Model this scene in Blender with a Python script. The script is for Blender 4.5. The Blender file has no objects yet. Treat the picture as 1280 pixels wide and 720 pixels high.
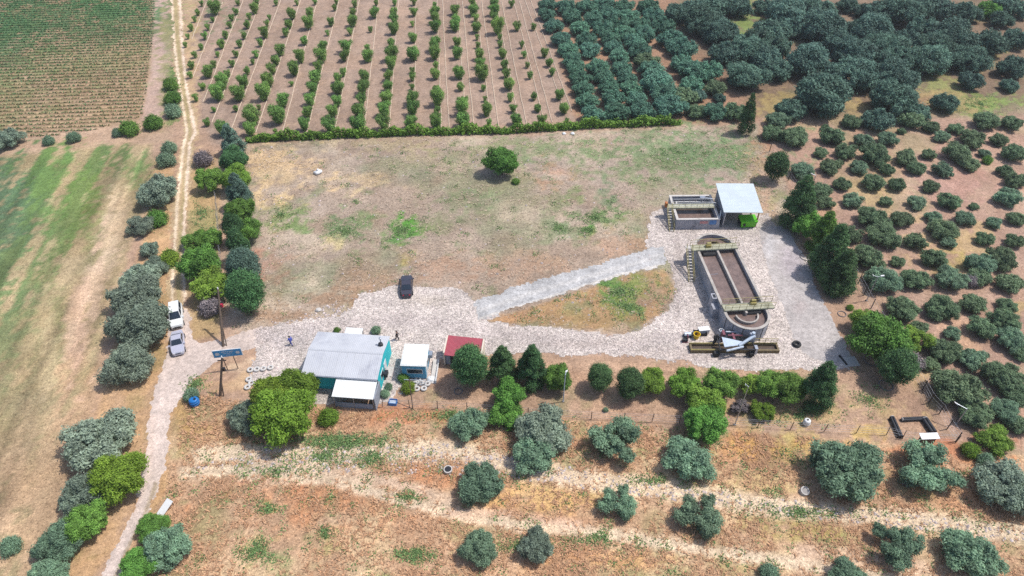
import bpy, math, random
import numpy as np
from mathutils import Vector, Matrix

random.seed(7)
RNG = np.random.default_rng(7)
scene = bpy.context.scene
COL = scene.collection
R = math.radians

# ------------------------------------------------------------------ camera geometry
F, TH, CH = 880.0, R(42.8), 72.0
CAM = np.array((0.0, 0.0, CH))
FWD = np.array((0, math.cos(TH), -math.sin(TH)))
DWN = np.array((0, -math.sin(TH), -math.cos(TH)))


def G(px, py, z=0.0):
    """point of the place at height z seen at photo pixel (px, py)"""
    d = FWD * F + DWN * (py - 360.0)
    d = np.array((px - 640.0, d[1], d[2]))
    t = (CH - z) / -d[2]
    return Vector(CAM + d * t)


def depth(p):
    return float(np.dot(np.array(p) - CAM, FWD))


def scl(p):
    return F / depth(p)


def proj(X, Y):
    dy = Y
    dep = dy * FWD[1] + (-CH) * FWD[2]
    v = dy * DWN[1] + (-CH) * DWN[2]
    dep = np.maximum(dep, 1.0)
    return 640 + F * X / dep, 360 + F * v / dep


# ------------------------------------------------------------------ numpy noise
_LAT = np.random.default_rng(11).random((256, 256))


def vnoise(x, y):
    xi = np.floor(x).astype(int); yi = np.floor(y).astype(int)
    fx = x - xi; fy = y - yi
    fx = fx * fx * (3 - 2 * fx); fy = fy * fy * (3 - 2 * fy)
    a = _LAT[xi % 256, yi % 256]; b = _LAT[(xi + 1) % 256, yi % 256]
    c = _LAT[xi % 256, (yi + 1) % 256]; d = _LAT[(xi + 1) % 256, (yi + 1) % 256]
    return (a * (1 - fx) + b * fx) * (1 - fy) + (c * (1 - fx) + d * fx) * fy


def fbm(x, y, o=4):
    s = 0; a = .5; t = 0
    for i in range(o):
        s = s + a * vnoise(x * 2 ** i + 17.3 * i, y * 2 ** i + 5.1 * i); t += a; a *= .55
    return s / t


def sdf(px, py, poly):
    """signed distance in pixels, positive inside"""
    P = np.array(poly, float); n = len(P)
    d = np.full(px.shape, 1e9); ins = np.zeros(px.shape, bool)
    for i in range(n):
        x0, y0 = P[i]; x1, y1 = P[(i + 1) % n]
        ex, ey = x1 - x0, y1 - y0
        t = np.clip(((px - x0) * ex + (py - y0) * ey) / (ex * ex + ey * ey + 1e-9), 0, 1)
        d = np.minimum(d, np.hypot(px - x0 - t * ex, py - y0 - t * ey))
        c = ((y0 > py) != (y1 > py)) & (px < (x1 - x0) * (py - y0) / (y1 - y0 + 1e-12) + x0)
        ins ^= c
    return np.where(ins, d, -d)


def pdist(px, py, line):
    P = np.array(line, float); d = np.full(px.shape, 1e9)
    for i in range(len(P) - 1):
        x0, y0 = P[i]; ex, ey = P[i + 1] - P[i]
        t = np.clip(((px - x0) * ex + (py - y0) * ey) / (ex * ex + ey * ey + 1e-9), 0, 1)
        d = np.minimum(d, np.hypot(px - x0 - t * ex, py - y0 - t * ey))
    return d


def lin(r, g, b, k=1.0):
    f = lambda c: (c / 12.92 if c <= .04045 else ((c + .055) / 1.055) ** 2.4)
    return np.array([min(.8, f(c / 255.0) * k) for c in (r, g, b)])


ALB = .74                       # surfaces in full sun show brighter than their base colour


def alb(r, g, b, k=1.0):
    return lin(r, g, b, ALB * k)


# ------------------------------------------------------------------ object helpers
LABELS = {}


def tag(o, label=None, cat=None, group=None, kind=None):
    if label:
        n = len(label.split())
        if not 4 <= n <= 16: print('LABEL LENGTH', n, label)
        if label in LABELS and not group: print('DUP LABEL', label)
        LABELS[label] = 1
        o['label'] = label
    if cat: o['category'] = cat
    if group: o['group'] = group
    if kind: o['kind'] = kind
    return o


def thing(name, label, cat, loc=(0, 0, 0), rz=0.0, group=None, scale=None):
    o = bpy.data.objects.new(name, None); COL.objects.link(o)
    o.empty_display_size = .3
    o.location = loc; o.rotation_euler = (0, 0, rz)
    if scale: o.scale = scale
    return tag(o, label, cat, group)


class MB:
    def __init__(self): self.v = []; self.f = []

    def add(self, vs, fs):
        k = len(self.v); self.v += [tuple(x) for x in vs]; self.f += [tuple(i + k for i in f) for f in fs]; return self

    def hexa(self, b, t):
        n = len(b)
        return self.add(list(b) + list(t), [tuple(range(n))[::-1], tuple(range(n, 2 * n))] +
                        [(i, (i + 1) % n, n + (i + 1) % n, n + i) for i in range(n)])

    def box(self, x0, x1, y0, y1, z0, z1):
        return self.hexa([(x0, y0, z0), (x1, y0, z0), (x1, y1, z0), (x0, y1, z0)],
                         [(x0, y0, z1), (x1, y0, z1), (x1, y1, z1), (x0, y1, z1)])

    def prism(self, poly, z0, z1):
        return self.hexa([(x, y, z0) for x, y in poly], [(x, y, z1) for x, y in poly])

    def bar(self, p, q, w, h=None):
        p, q = Vector(p), Vector(q); d = (q - p).normalized(); h = h or w
        a = d.cross(Vector((0, 0, 1)))
        if a.length < .01: a = Vector((1, 0, 0))
        a.normalize(); b = a.cross(d).normalized(); a *= w / 2; b *= h / 2
        return self.hexa([p - a - b, p + a - b, p + a + b, p - a + b], [q - a - b, q + a - b, q + a + b, q - a + b])

    def tube(self, p, q, r0, r1=None, n=8):
        p, q = Vector(p), Vector(q); r1 = r0 if r1 is None else r1
        d = (q - p).normalized(); a = d.orthogonal().normalized(); b = d.cross(a)
        ring = lambda c, r: [c + (a * math.cos(2 * math.pi * i / n) + b * math.sin(2 * math.pi * i / n)) * r for i in range(n)]
        return self.hexa(ring(p, r0), ring(q, r1))

    def lathe(self, prof, n=20, c=(0, 0, 0), arc=None):
        """(r, z) profile turned about the z axis"""
        vs = []; m = len(prof)
        for i in range(n):
            a = 2 * math.pi * i / n
            vs += [(c[0] + r * math.cos(a), c[1] + r * math.sin(a), c[2] + z) for r, z in prof]
        fs = [(i * m + j, ((i + 1) % n) * m + j, ((i + 1) % n) * m + j + 1, i * m + j + 1) for i in range(n) for j in range(m - 1)]
        return self.add(vs, fs)

    def sheet(self, quad, t):
        """four corners plus thickness downwards"""
        q = [Vector(x) for x in quad]
        return self.hexa([v - Vector((0, 0, t)) for v in q], q)

    def build(self, name, m, parent=None, smooth=False, loc=None):
        me = bpy.data.meshes.new(name); me.from_pydata(self.v, [], self.f); me.update()
        if smooth: me.polygons.foreach_set('use_smooth', [True] * len(me.polygons))
        if m: me.materials.append(m)
        o = bpy.data.objects.new(name, me); COL.objects.link(o)
        if parent: o.parent = parent
        if loc is not None: o.location = loc
        return o


def frame(p0, p1, p2):
    """front-left, front-right, back-right -> place, heading, length, depth"""
    u = p1 - p0; u.z = 0; L = u.length; rz = math.atan2(u.y, u.x)
    v = Vector((-u.y, u.x, 0)).normalized(); D = (p2 - p1).dot(v)
    return Vector((p0.x, p0.y, 0)), rz, L, D


# ------------------------------------------------------------------ materials
def nodes(name):
    m = bpy.data.materials.new(name); m.use_nodes = True
    nt = m.node_tree; nt.nodes.clear()
    out = nt.nodes.new('ShaderNodeOutputMaterial'); b = nt.nodes.new('ShaderNodeBsdfPrincipled')
    nt.links.new(b.outputs[0], out.inputs[0])
    return m, nt, b, out


def N(nt, t, **kw):
    n = nt.nodes.new(t)
    for k, v in kw.items():
        if k[0] == '_': n.inputs[k[1:].replace('_', ' ')].default_value = v
        else: setattr(n, k, v)
    return n


def mixc(nt, fac, a, b, mode='MIX'):
    n = nt.nodes.new('ShaderNodeMix'); n.data_type = 'RGBA'; n.blend_type = mode
    for s, x in ((n.inputs[0], fac), (n.inputs[6], a), (n.inputs[7], b)):
        if hasattr(x, 'is_output'): nt.links.new(x, s)
        elif isinstance(x, (int, float)): s.default_value = x
        else: s.default_value = (*x, 1) if len(x) == 3 else x
    return n.outputs[2]


def ramp(nt, src, stops):
    n = nt.nodes.new('ShaderNodeValToRGB'); nt.links.new(src, n.inputs[0])
    e = n.color_ramp.elements
    while len(e) < len(stops): e.new(.5)
    for i, (p, c) in enumerate(stops):
        e[i].position = p; e[i].color = (c, c, c, 1) if isinstance(c, (int, float)) else (*c, 1)
    return n.outputs[0]


def mat(name, c, rough=.7, metal=0.0, var=.25, scale=1.5, bump=.0, wave=None, spec=.4, dirt=None):
    """painted or cast surface: base colour with blotches, grain, optional corrugation and dirt"""
    c = tuple(c)
    m, nt, b, out = nodes(name)
    tc = N(nt, 'ShaderNodeTexCoord')
    n1 = N(nt, 'ShaderNodeTexNoise', _Scale=scale, _Detail=7.0, _Roughness=.65)
    nt.links.new(tc.outputs['Object'], n1.inputs['Vector'])
    f = ramp(nt, n1.outputs['Fac'], [(.3, 0.0), (.7, 1.0)])
    lo = tuple(x * (1 - var) for x in c); hi = tuple(min(.85, x * (1 + var * .6)) for x in c)
    col = mixc(nt, f, lo, hi)
    if dirt is not None:
        n2 = N(nt, 'ShaderNodeTexNoise', _Scale=scale * .6, _Detail=9.0, _Roughness=.75)
        nt.links.new(tc.outputs['Object'], n2.inputs['Vector'])
        g = ramp(nt, n2.outputs['Fac'], [(.52, 0.0), (.68, .75)])
        col = mixc(nt, g, col, dirt)
    nt.links.new(col, b.inputs['Base Color'])
    b.inputs['Roughness'].default_value = rough; b.inputs['Metallic'].default_value = metal
    b.inputs['Specular IOR Level'].default_value = spec
    if bump or wave:
        bp = N(nt, 'ShaderNodeBump', _Strength=bump or .6, _Distance=.05)
        if wave:
            w = N(nt, 'ShaderNodeTexWave', _Scale=wave[1], bands_direction=wave[0])
            nt.links.new(tc.outputs['Object'], w.inputs['Vector']); nt.links.new(w.outputs['Fac'], bp.inputs['Height'])
        else:
            n3 = N(nt, 'ShaderNodeTexNoise', _Scale=scale * 6, _Detail=5.0)
            nt.links.new(tc.outputs['Object'], n3.inputs['Vector']); nt.links.new(n3.outputs['Fac'], bp.inputs['Height'])
        nt.links.new(bp.outputs[0], b.inputs['Normal'])
    return m


def leaf_mat(name, c, warm=(.3, .26, .08), wf=.12, trans=.25, spread=.6):
    m, nt, b, out = nodes(name)
    at = N(nt, 'ShaderNodeAttribute', attribute_name='tint')
    oi = N(nt, 'ShaderNodeObjectInfo')
    lo = tuple(x * (1 - spread) for x in c); hi = tuple(x * (1 + spread) for x in c)
    col = mixc(nt, at.outputs['Fac'], lo, hi)
    g = ramp(nt, at.outputs['Fac'], [(.8, 0.0), (1.0, wf * 2)])
    col = mixc(nt, g, col, warm)
    hsv = N(nt, 'ShaderNodeHueSaturation')
    for k, a0, a1 in (('Hue', .485, .515), ('Value', .78, 1.25)):
        mr = N(nt, 'ShaderNodeMapRange', _To_Min=a0, _To_Max=a1)
        if k == 'Hue':
            ml = N(nt, 'ShaderNodeMath', operation='MULTIPLY'); ml.inputs[1].default_value = 7.31
            fr = N(nt, 'ShaderNodeMath', operation='FRACT')
            nt.links.new(oi.outputs['Random'], ml.inputs[0]); nt.links.new(ml.outputs[0], fr.inputs[0]); nt.links.new(fr.outputs[0], mr.inputs[0])
        else: nt.links.new(oi.outputs['Random'], mr.inputs[0])
        nt.links.new(mr.outputs[0], hsv.inputs[k])
    nt.links.new(col, hsv.inputs['Color'])
    nt.links.new(hsv.outputs[0], b.inputs['Base Color'])
    b.inputs['Roughness'].default_value = .65; b.inputs['Specular IOR Level'].default_value = .25
    tr = N(nt, 'ShaderNodeBsdfTranslucent'); nt.links.new(hsv.outputs[0], tr.inputs[0])
    mx = N(nt, 'ShaderNodeMixShader', _Fac=trans)
    nt.links.new(b.outputs[0], mx.inputs[1]); nt.links.new(tr.outputs[0], mx.inputs[2]); nt.links.new(mx.outputs[0], out.inputs[0])
    return m


def ground_mat(name, scale=1.0, stones=0.0, bump=.5, rough=.95, stripes=None):
    """earth: base colour from the laid zones, broken up by clods, straw flecks and stones"""
    m, nt, b, out = nodes(name)
    tc = N(nt, 'ShaderNodeTexCoord')
    at = N(nt, 'ShaderNodeAttribute', attribute_name='Col')
    sp = N(nt, 'ShaderNodeAttribute', attribute_name='spk')

    def noise(s, d=6.0, r=.65):
        n = N(nt, 'ShaderNodeTexNoise', _Scale=s, _Detail=d, _Roughness=r)
        nt.links.new(tc.outputs['Object'], n.inputs['Vector']); return n.outputs['Fac']
    big = ramp(nt, noise(.22 * scale, 8.0), [(.3, .82), (.7, 1.16)])
    mid = ramp(nt, noise(1.4 * scale, 6.0, .7), [(.3, .74), (.7, 1.24)])
    col = mixc(nt, 1.0, at.outputs['Color'], big, 'MULTIPLY')
    col = mixc(nt, 1.0, col, mid, 'MULTIPLY')
    fl = ramp(nt, noise(3.6 * scale, 5.0, .75), [(.52, 0.0), (.62, 1.0)])
    dk = ramp(nt, noise(2.9 * scale, 6.0, .75), [(.38, 1.0), (.48, 0.0)])

    def times(a, b2):
        n = N(nt, 'ShaderNodeMath', operation='MULTIPLY')
        nt.links.new(a, n.inputs[0])
        if hasattr(b2, 'is_output'): nt.links.new(b2, n.inputs[1])
        else: n.inputs[1].default_value = b2
        return n.outputs[0]
    bright = mixc(nt, 1.0, col, (1.45, 1.45, 1.42), 'MULTIPLY')
    dark = mixc(nt, 1.0, col, (.5, .47, .46), 'MULTIPLY')
    col = mixc(nt, times(fl, sp.outputs['Fac']), col, bright)
    col = mixc(nt, times(dk, sp.outputs['Fac']), col, dark)
    fine = ramp(nt, noise(7.0 * scale, 4.0, .8), [(.36, .62), (.64, 1.36)])
    col = mixc(nt, sp.outputs['Fac'], col, mixc(nt, 1.0, col, fine, 'MULTIPLY'))
    h = noise(4.0 * scale, 6.0, .7)
    if stripes:
        mp = N(nt, 'ShaderNodeMapping'); mp.inputs['Rotation'].default_value = (0, 0, -stripes[0]); nt.links.new(tc.outputs['Object'], mp.inputs['Vector'])
        wv = N(nt, 'ShaderNodeTexWave', bands_direction='Y', _Scale=.314 / stripes[1], _Distortion=1.2, _Detail=3.0, _Detail_Scale=2.0)
        nt.links.new(mp.outputs[0], wv.inputs['Vector'])
        col = mixc(nt, 1.0, col, ramp(nt, wv.outputs['Fac'], [(.25, .78), (.75, 1.18)]), 'MULTIPLY')
    if stones:
        v = N(nt, 'ShaderNodeTexVoronoi', _Scale=stones); nt.links.new(tc.outputs['Object'], v.inputs['Vector'])
        wn = N(nt, 'ShaderNodeSeparateColor'); nt.links.new(v.outputs['Color'], wn.inputs[0])
        tone = ramp(nt, wn.outputs[0], [(0.0, .5), (.25, .8), (.75, 1.1), (1.0, 1.3)])
        edge = ramp(nt, v.outputs['Distance'], [(.35, 1.0), (.75, .6)])
        col = mixc(nt, .8, col, tone, 'MULTIPLY'); col = mixc(nt, .6, col, edge, 'MULTIPLY')
        inv = N(nt, 'ShaderNodeMath', operation='SUBTRACT'); inv.inputs[0].default_value = 1.0
        nt.links.new(v.outputs['Distance'], inv.inputs[1]); h = inv.outputs[0]
    nt.links.new(col, b.inputs['Base Color'])
    b.inputs['Roughness'].default_value = rough; b.inputs['Specular IOR Level'].default_value = .15
    bp = N(nt, 'ShaderNodeBump', _Strength=bump, _Distance=.12); nt.links.new(h, bp.inputs['Height'])
    nt.links.new(bp.outputs[0], b.inputs['Normal'])
    return m


def water_mat(name, c):
    m, nt, b, out = nodes(name)
    tc = N(nt, 'ShaderNodeTexCoord'); n = N(nt, 'ShaderNodeTexNoise', _Scale=1.2, _Detail=6.0, _Roughness=.7)
    nt.links.new(tc.outputs['Object'], n.inputs['Vector'])
    f = ramp(nt, n.outputs['Fac'], [(.35, 0.0), (.65, 1.0)])
    nt.links.new(mixc(nt, f, tuple(x * .75 for x in c), tuple(x * 1.3 for x in c)), b.inputs['Base Color'])
    b.inputs['Roughness'].default_value = .25
    bp = N(nt, 'ShaderNodeBump', _Strength=.25, _Distance=.05); n2 = N(nt, 'ShaderNodeTexNoise', _Scale=5.0, _Detail=3.0)
    nt.links.new(tc.outputs['Object'], n2.inputs['Vector']); nt.links.new(n2.outputs['Fac'], bp.inputs['Height']); nt.links.new(bp.outputs[0], b.inputs['Normal'])
    return m


M = dict(
    concrete=mat('concrete', alb(172, 166, 162), .85, var=.25, scale=1.2, bump=.15, dirt=alb(110, 104, 100)),
    rim_concrete=mat('rim_concrete', alb(192, 184, 176), .85, var=.3, scale=1.2, bump=.15, dirt=alb(140, 128, 112)),
    concrete_wall=mat('concrete_wall', alb(182, 182, 190), .85, var=.25, scale=.9, bump=.15, dirt=alb(95, 98, 104)),
    pale_concrete=mat('pale_concrete', alb(212, 206, 200), .8, var=.18, scale=1.5, bump=.1, dirt=alb(165, 158, 150)),
    moss_concrete=mat('mossy_concrete', alb(182, 180, 156), .85, var=.3, scale=1.3, bump=.15, dirt=alb(105, 104, 84)),
    sludge=water_mat('sludge_water', alb(128, 108, 100)),
    dark_sludge=water_mat('dark_sludge_water', alb(92, 80, 70)),
    algae=mat('algae_stained_concrete', alb(128, 112, 82), .7, var=.35, scale=1.8),
    yellow=mat('yellow_rail_paint', alb(170, 156, 92), .5, var=.3),
    steel=mat('galvanised_steel', alb(188, 194, 205), .4, .6, var=.2, scale=3),
    bluesteel=mat('light_blue_steel', alb(198, 212, 228), .4, .1, var=.12, scale=2, dirt=alb(150, 155, 160)),
    dark=mat('dark_metal', alb(50, 52, 58), .5, .3, var=.3),
    black=mat('black_rubber', (.02, .02, .022), .8, var=.3),
    maroon=mat('maroon_paint', alb(135, 78, 92), .6, var=.25),
    roof_grey=mat('grey_metal_roof', alb(204, 206, 212), .55, .0, var=.1, scale=.35, bump=.22, wave=('X', 1.3), dirt=alb(172, 174, 184)),
    roof_white=mat('white_metal_roof', alb(240, 242, 240), .5, .0, var=.06, scale=.5, bump=.35, wave=('X', 1.6), dirt=alb(222, 222, 218)),
    roof_pale=mat('pale_ribbed_roof', alb(206, 218, 224), .5, .0, var=.08, scale=.5, bump=.7, wave=('Y', .9), dirt=alb(190, 200, 206)),
    roof_red=mat('red_metal_roof', alb(176, 66, 84), .55, .0, var=.14, scale=.8, bump=.5, wave=('X', 2.0), dirt=alb(158, 70, 84)),
    teal=mat('teal_render', alb(48, 204, 212), .8, var=.1, scale=1.2),
    blue_wall=mat('blue_cabin_panel', alb(96, 172, 206), .6, var=.12),
    grey_wall=mat('grey_block_wall', alb(160, 166, 178), .85, var=.2, scale=2.5, bump=.1),
    cream=mat('cream_render', alb(238, 226, 208), .8, var=.1),
    white=mat('white_paint', alb(242, 242, 242), .6, var=.08, scale=2.5, dirt=alb(205, 200, 195)),
    glass=mat('dark_window_glass', (.02, .03, .045), .08, var=.2, spec=.6),
    wood=mat('weathered_wood', alb(112, 96, 84), .85, var=.35, scale=4),
    bark=mat('grey_bark', alb(122, 108, 94), .9, var=.35, scale=6),
    blue=mat('blue_plastic', alb(32, 120, 196), .45, var=.15),
    green=mat('bright_green_paint', alb(104, 206, 26), .45, var=.15, dirt=alb(80, 150, 30)),
    sign_blue=mat('blue_sign_face', alb(60, 165, 225), .5, var=.12),
    sign_white=mat('white_sign_print', alb(226, 232, 240), .5, var=.05),
    orange=mat('orange_paint', alb(196, 120, 66), .6, var=.3),
    yellow_bin=mat('yellow_plastic', alb(238, 200, 40), .5, var=.12),
    red=mat('red_plate', alb(190, 40, 70), .5, var=.15),
    poster=mat('faded_poster', alb(90, 140, 200), .6, var=.2),
    poster_pink=mat('pink_poster_print', alb(210, 150, 150), .6, var=.15),
    white_wash=mat('white_wash', alb(216, 212, 208), .85, var=.2, scale=5),
    hose=mat('white_irrigation_hose', alb(226, 204, 180), .6, var=.2),
    ring=mat('grey_hose', alb(120, 120, 126), .6, var=.2),
    skin=mat('skin', (.42, .26, .19), .6, var=.05),
    hair=mat('dark_hair', (.02, .016, .013), .7, var=.1),
    cloth_blue=mat('blue_work_jacket', alb(70, 108, 225), .85, var=.2, scale=6),
    cloth_dark=mat('dark_clothes', alb(52, 46, 52), .9, var=.2, scale=6),
    cloth_navy=mat('navy_trousers', alb(62, 80, 160), .9, var=.2, scale=6),
    car_white=mat('white_car_paint', alb(240, 242, 242), .28, var=.04, spec=.6),
    car_silver=mat('silver_grey_car_paint', alb(200, 200, 216), .28, .1, var=.06, spec=.6),
    car_dark=mat('dark_grey_car_paint', alb(82, 80, 92), .22, .3, var=.08, spec=.7),
    lamp=mat('lamp_glass', alb(235, 235, 235), .3, var=.03),
)
OLIVE = leaf_mat('olive_foliage', (.250, .315, .235), wf=.05, trans=.38)
OLIVE_GREEN = leaf_mat('green_olive_foliage', (.195, .300, .190), wf=.06, trans=.38)
GROVE = leaf_mat('grove_foliage', (.155, .230, .122), wf=.05, trans=.32)
MIDGROVE = leaf_mat('dense_grove_foliage', (.112, .235, .158), wf=.03)
OAK = leaf_mat('dark_oak_foliage', (.098, .176, .132), wf=.03)
ORCH = leaf_mat('orchard_foliage', (.175, .310, .075), wf=.3)
LEAFY = leaf_mat('bright_broad_foliage', (.172, .300, .045), wf=.1, trans=.32)
MIDLEAF = leaf_mat('mid_green_foliage', (.130, .265, .050), wf=.08, trans=.3)
CONIF = leaf_mat('conifer_foliage', (.070, .150, .055), wf=.16)
SPRUCE = leaf_mat('blue_conifer_foliage', (.125, .205, .150), wf=.03)
DRYB = leaf_mat('bare_twig_brush', (.20, .17, .175), wf=.05, trans=.1)
HEDGE = leaf_mat('hedge_foliage', (.145, .285, .045), wf=.15, trans=.3)
YELLOWG = leaf_mat('yellow_green_foliage', (.165, .255, .030), wf=.15, trans=.32)

# ================================================================== GROUND
TRACK = [(216, -60), (219, 0), (222, 50), (228, 100), (236, 150), (238, 180), (231, 235), (226, 290), (223, 335), (223, 380), (224, 420)]
RUT_A = [(211, -60), (214, 0), (218, 60), (225, 115), (234, 165), (230, 180), (223, 235), (219, 290), (216, 335), (215, 385), (219, 420)]
RUT_B = [(221, -60), (225, 0), (228, 60), (234, 115), (244, 165), (237, 180), (233, 235), (230, 290), (229, 335), (232, 385), (232, 420)]
ROAD = [(213, 385), (208, 440), (196, 475), (185, 505), (183, 540), (180, 580), (165, 640), (140, 690), (118, 740), (150, 740), (160, 690),
        (178, 655), (196, 612), (208, 575), (214, 540), (220, 505), (240, 480), (270, 455), (300, 440), (330, 432), (330, 406), (290, 418), (258, 430), (242, 425), (236, 385)]
YARD = [(318, 436), (318, 410), (352, 402), (405, 396), (438, 388), (446, 366), (470, 360), (520, 357), (560, 358), (586, 365), (594, 376), (640, 404), (700, 409),
        (768, 419), (800, 408), (834, 388), (846, 362), (836, 325), (808, 310), (806, 285), (812, 265), (842, 258), (900, 262), (960, 268), (975, 285), (1012, 320), (1030, 400),
        (1066, 446), (1060, 461), (1000, 463), (900, 464), (850, 454), (790, 446), (700, 444), (640, 441), (606, 448), (548, 450), (545, 478), (500, 486), (488, 505), (474, 505),
        (470, 498), (400, 505), (330, 486), (308, 476)]
PATH = [(592, 376), (660, 351), (740, 331), (806, 310), (834, 306), (831, 331), (770, 347), (680, 376), (597, 400)]
APRON = [(948, 283), (984, 281), (1062, 440), (1064, 458), (1012, 448), (1000, 440), (990, 420), (976, 380), (957, 330)]
ISLAND = [(604, 402), (690, 376), (775, 346), (832, 334), (842, 362), (830, 388), (782, 418), (700, 408)]
PLOT = [(305, 182), (420, 174), (640, 168), (850, 158), (945, 156), (985, 235), (1000, 300), (830, 420), (600, 410), (440, 395), (330, 410), (284, 424), (280, 300), (274, 190)]
# (outline, colour, feather px, raggedness px, flecks)
ZONES = [
    ([(-500, -300), (196, -300), (196, 30), (188, 100), (181, 148), (120, 165), (30, 178), (-500, 200)], (176, 148, 118), 2, 4, .3),
    ([(196, -300), (214, -300), (213, 100), (208, 148), (178, 152), (188, 90)], (196, 168, 152), 3, 6, .5),
    ([(232, -300), (668, -300), (690, 40), (722, 152), (310, 176), (268, 186), (252, 150), (236, 60)], (172, 147, 129), 3, 4, .45),
    ([(668, -300), (1800, -300), (1800, 60), (960, 150), (850, 158), (722, 158), (690, 40)], (164, 130, 106), 4, 6, .6),
    ([(830, -300), (1800, -300), (1800, 120), (1100, 150), (960, 160), (930, 120), (850, 40)], (140, 118, 98), 8, 14, .6),
    ([(945, 150), (1100, 140), (1800, 120), (1800, 620), (1250, 590), (1195, 545), (1130, 450), (1050, 330), (985, 235)], (184, 150, 130), 5, 8, .7),
    ([(-500, 200), (0, 190), (30, 185), (192, 178), (190, 240), (165, 300), (140, 380), (120, 480), (95, 600), (40, 740), (-500, 800)], (168, 150, 114), 4, 8, .8),
    (PLOT, (180, 160, 142), 3, 8, .95),
    ([(268, 180), (284, 184), (290, 300), (300, 420), (275, 426), (272, 300)], (196, 162, 138), 2, 3, .5),
    ([(600, 444), (850, 452), (1060, 462), (1075, 455), (1130, 470), (1190, 545), (1100, 545), (900, 530), (700, 520), (560, 510), (500, 508), (540, 480), (560, 455)], (186, 153, 127), 4, 8, .8),
    ([(200, 600), (222, 500), (300, 500), (380, 512), (560, 512), (760, 528), (1000, 545), (1200, 560), (1800, 640), (1800, 1100), (100, 1100), (160, 690)], (198, 162, 130), 5, 10, 1.0),
    ([(205, 440), (240, 480), (222, 510), (200, 620), (178, 700), (150, 760), (120, 760), (140, 690), (180, 600), (184, 520)], (196, 158, 122), 4, 6, .7),
    ([(128, 480), (180, 300), (196, 200), (215, 195), (215, 420), (186, 500), (182, 560), (150, 660), (105, 760), (40, 760), (95, 600)], (202, 164, 124), 4, 8, .7),
    ([(240, 200), (272, 195), (278, 420), (240, 425), (228, 330)], (190, 160, 118), 4, 6, .7),
    ([(0, 172), (180, 152), (215, 150), (215, 180), (100, 184), (0, 196), (-300, 215), (-300, 192)], (190, 160, 134), 3, 6, .6),
    (ISLAND, (186, 150, 112), 2, 4, .7),
]
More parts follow.
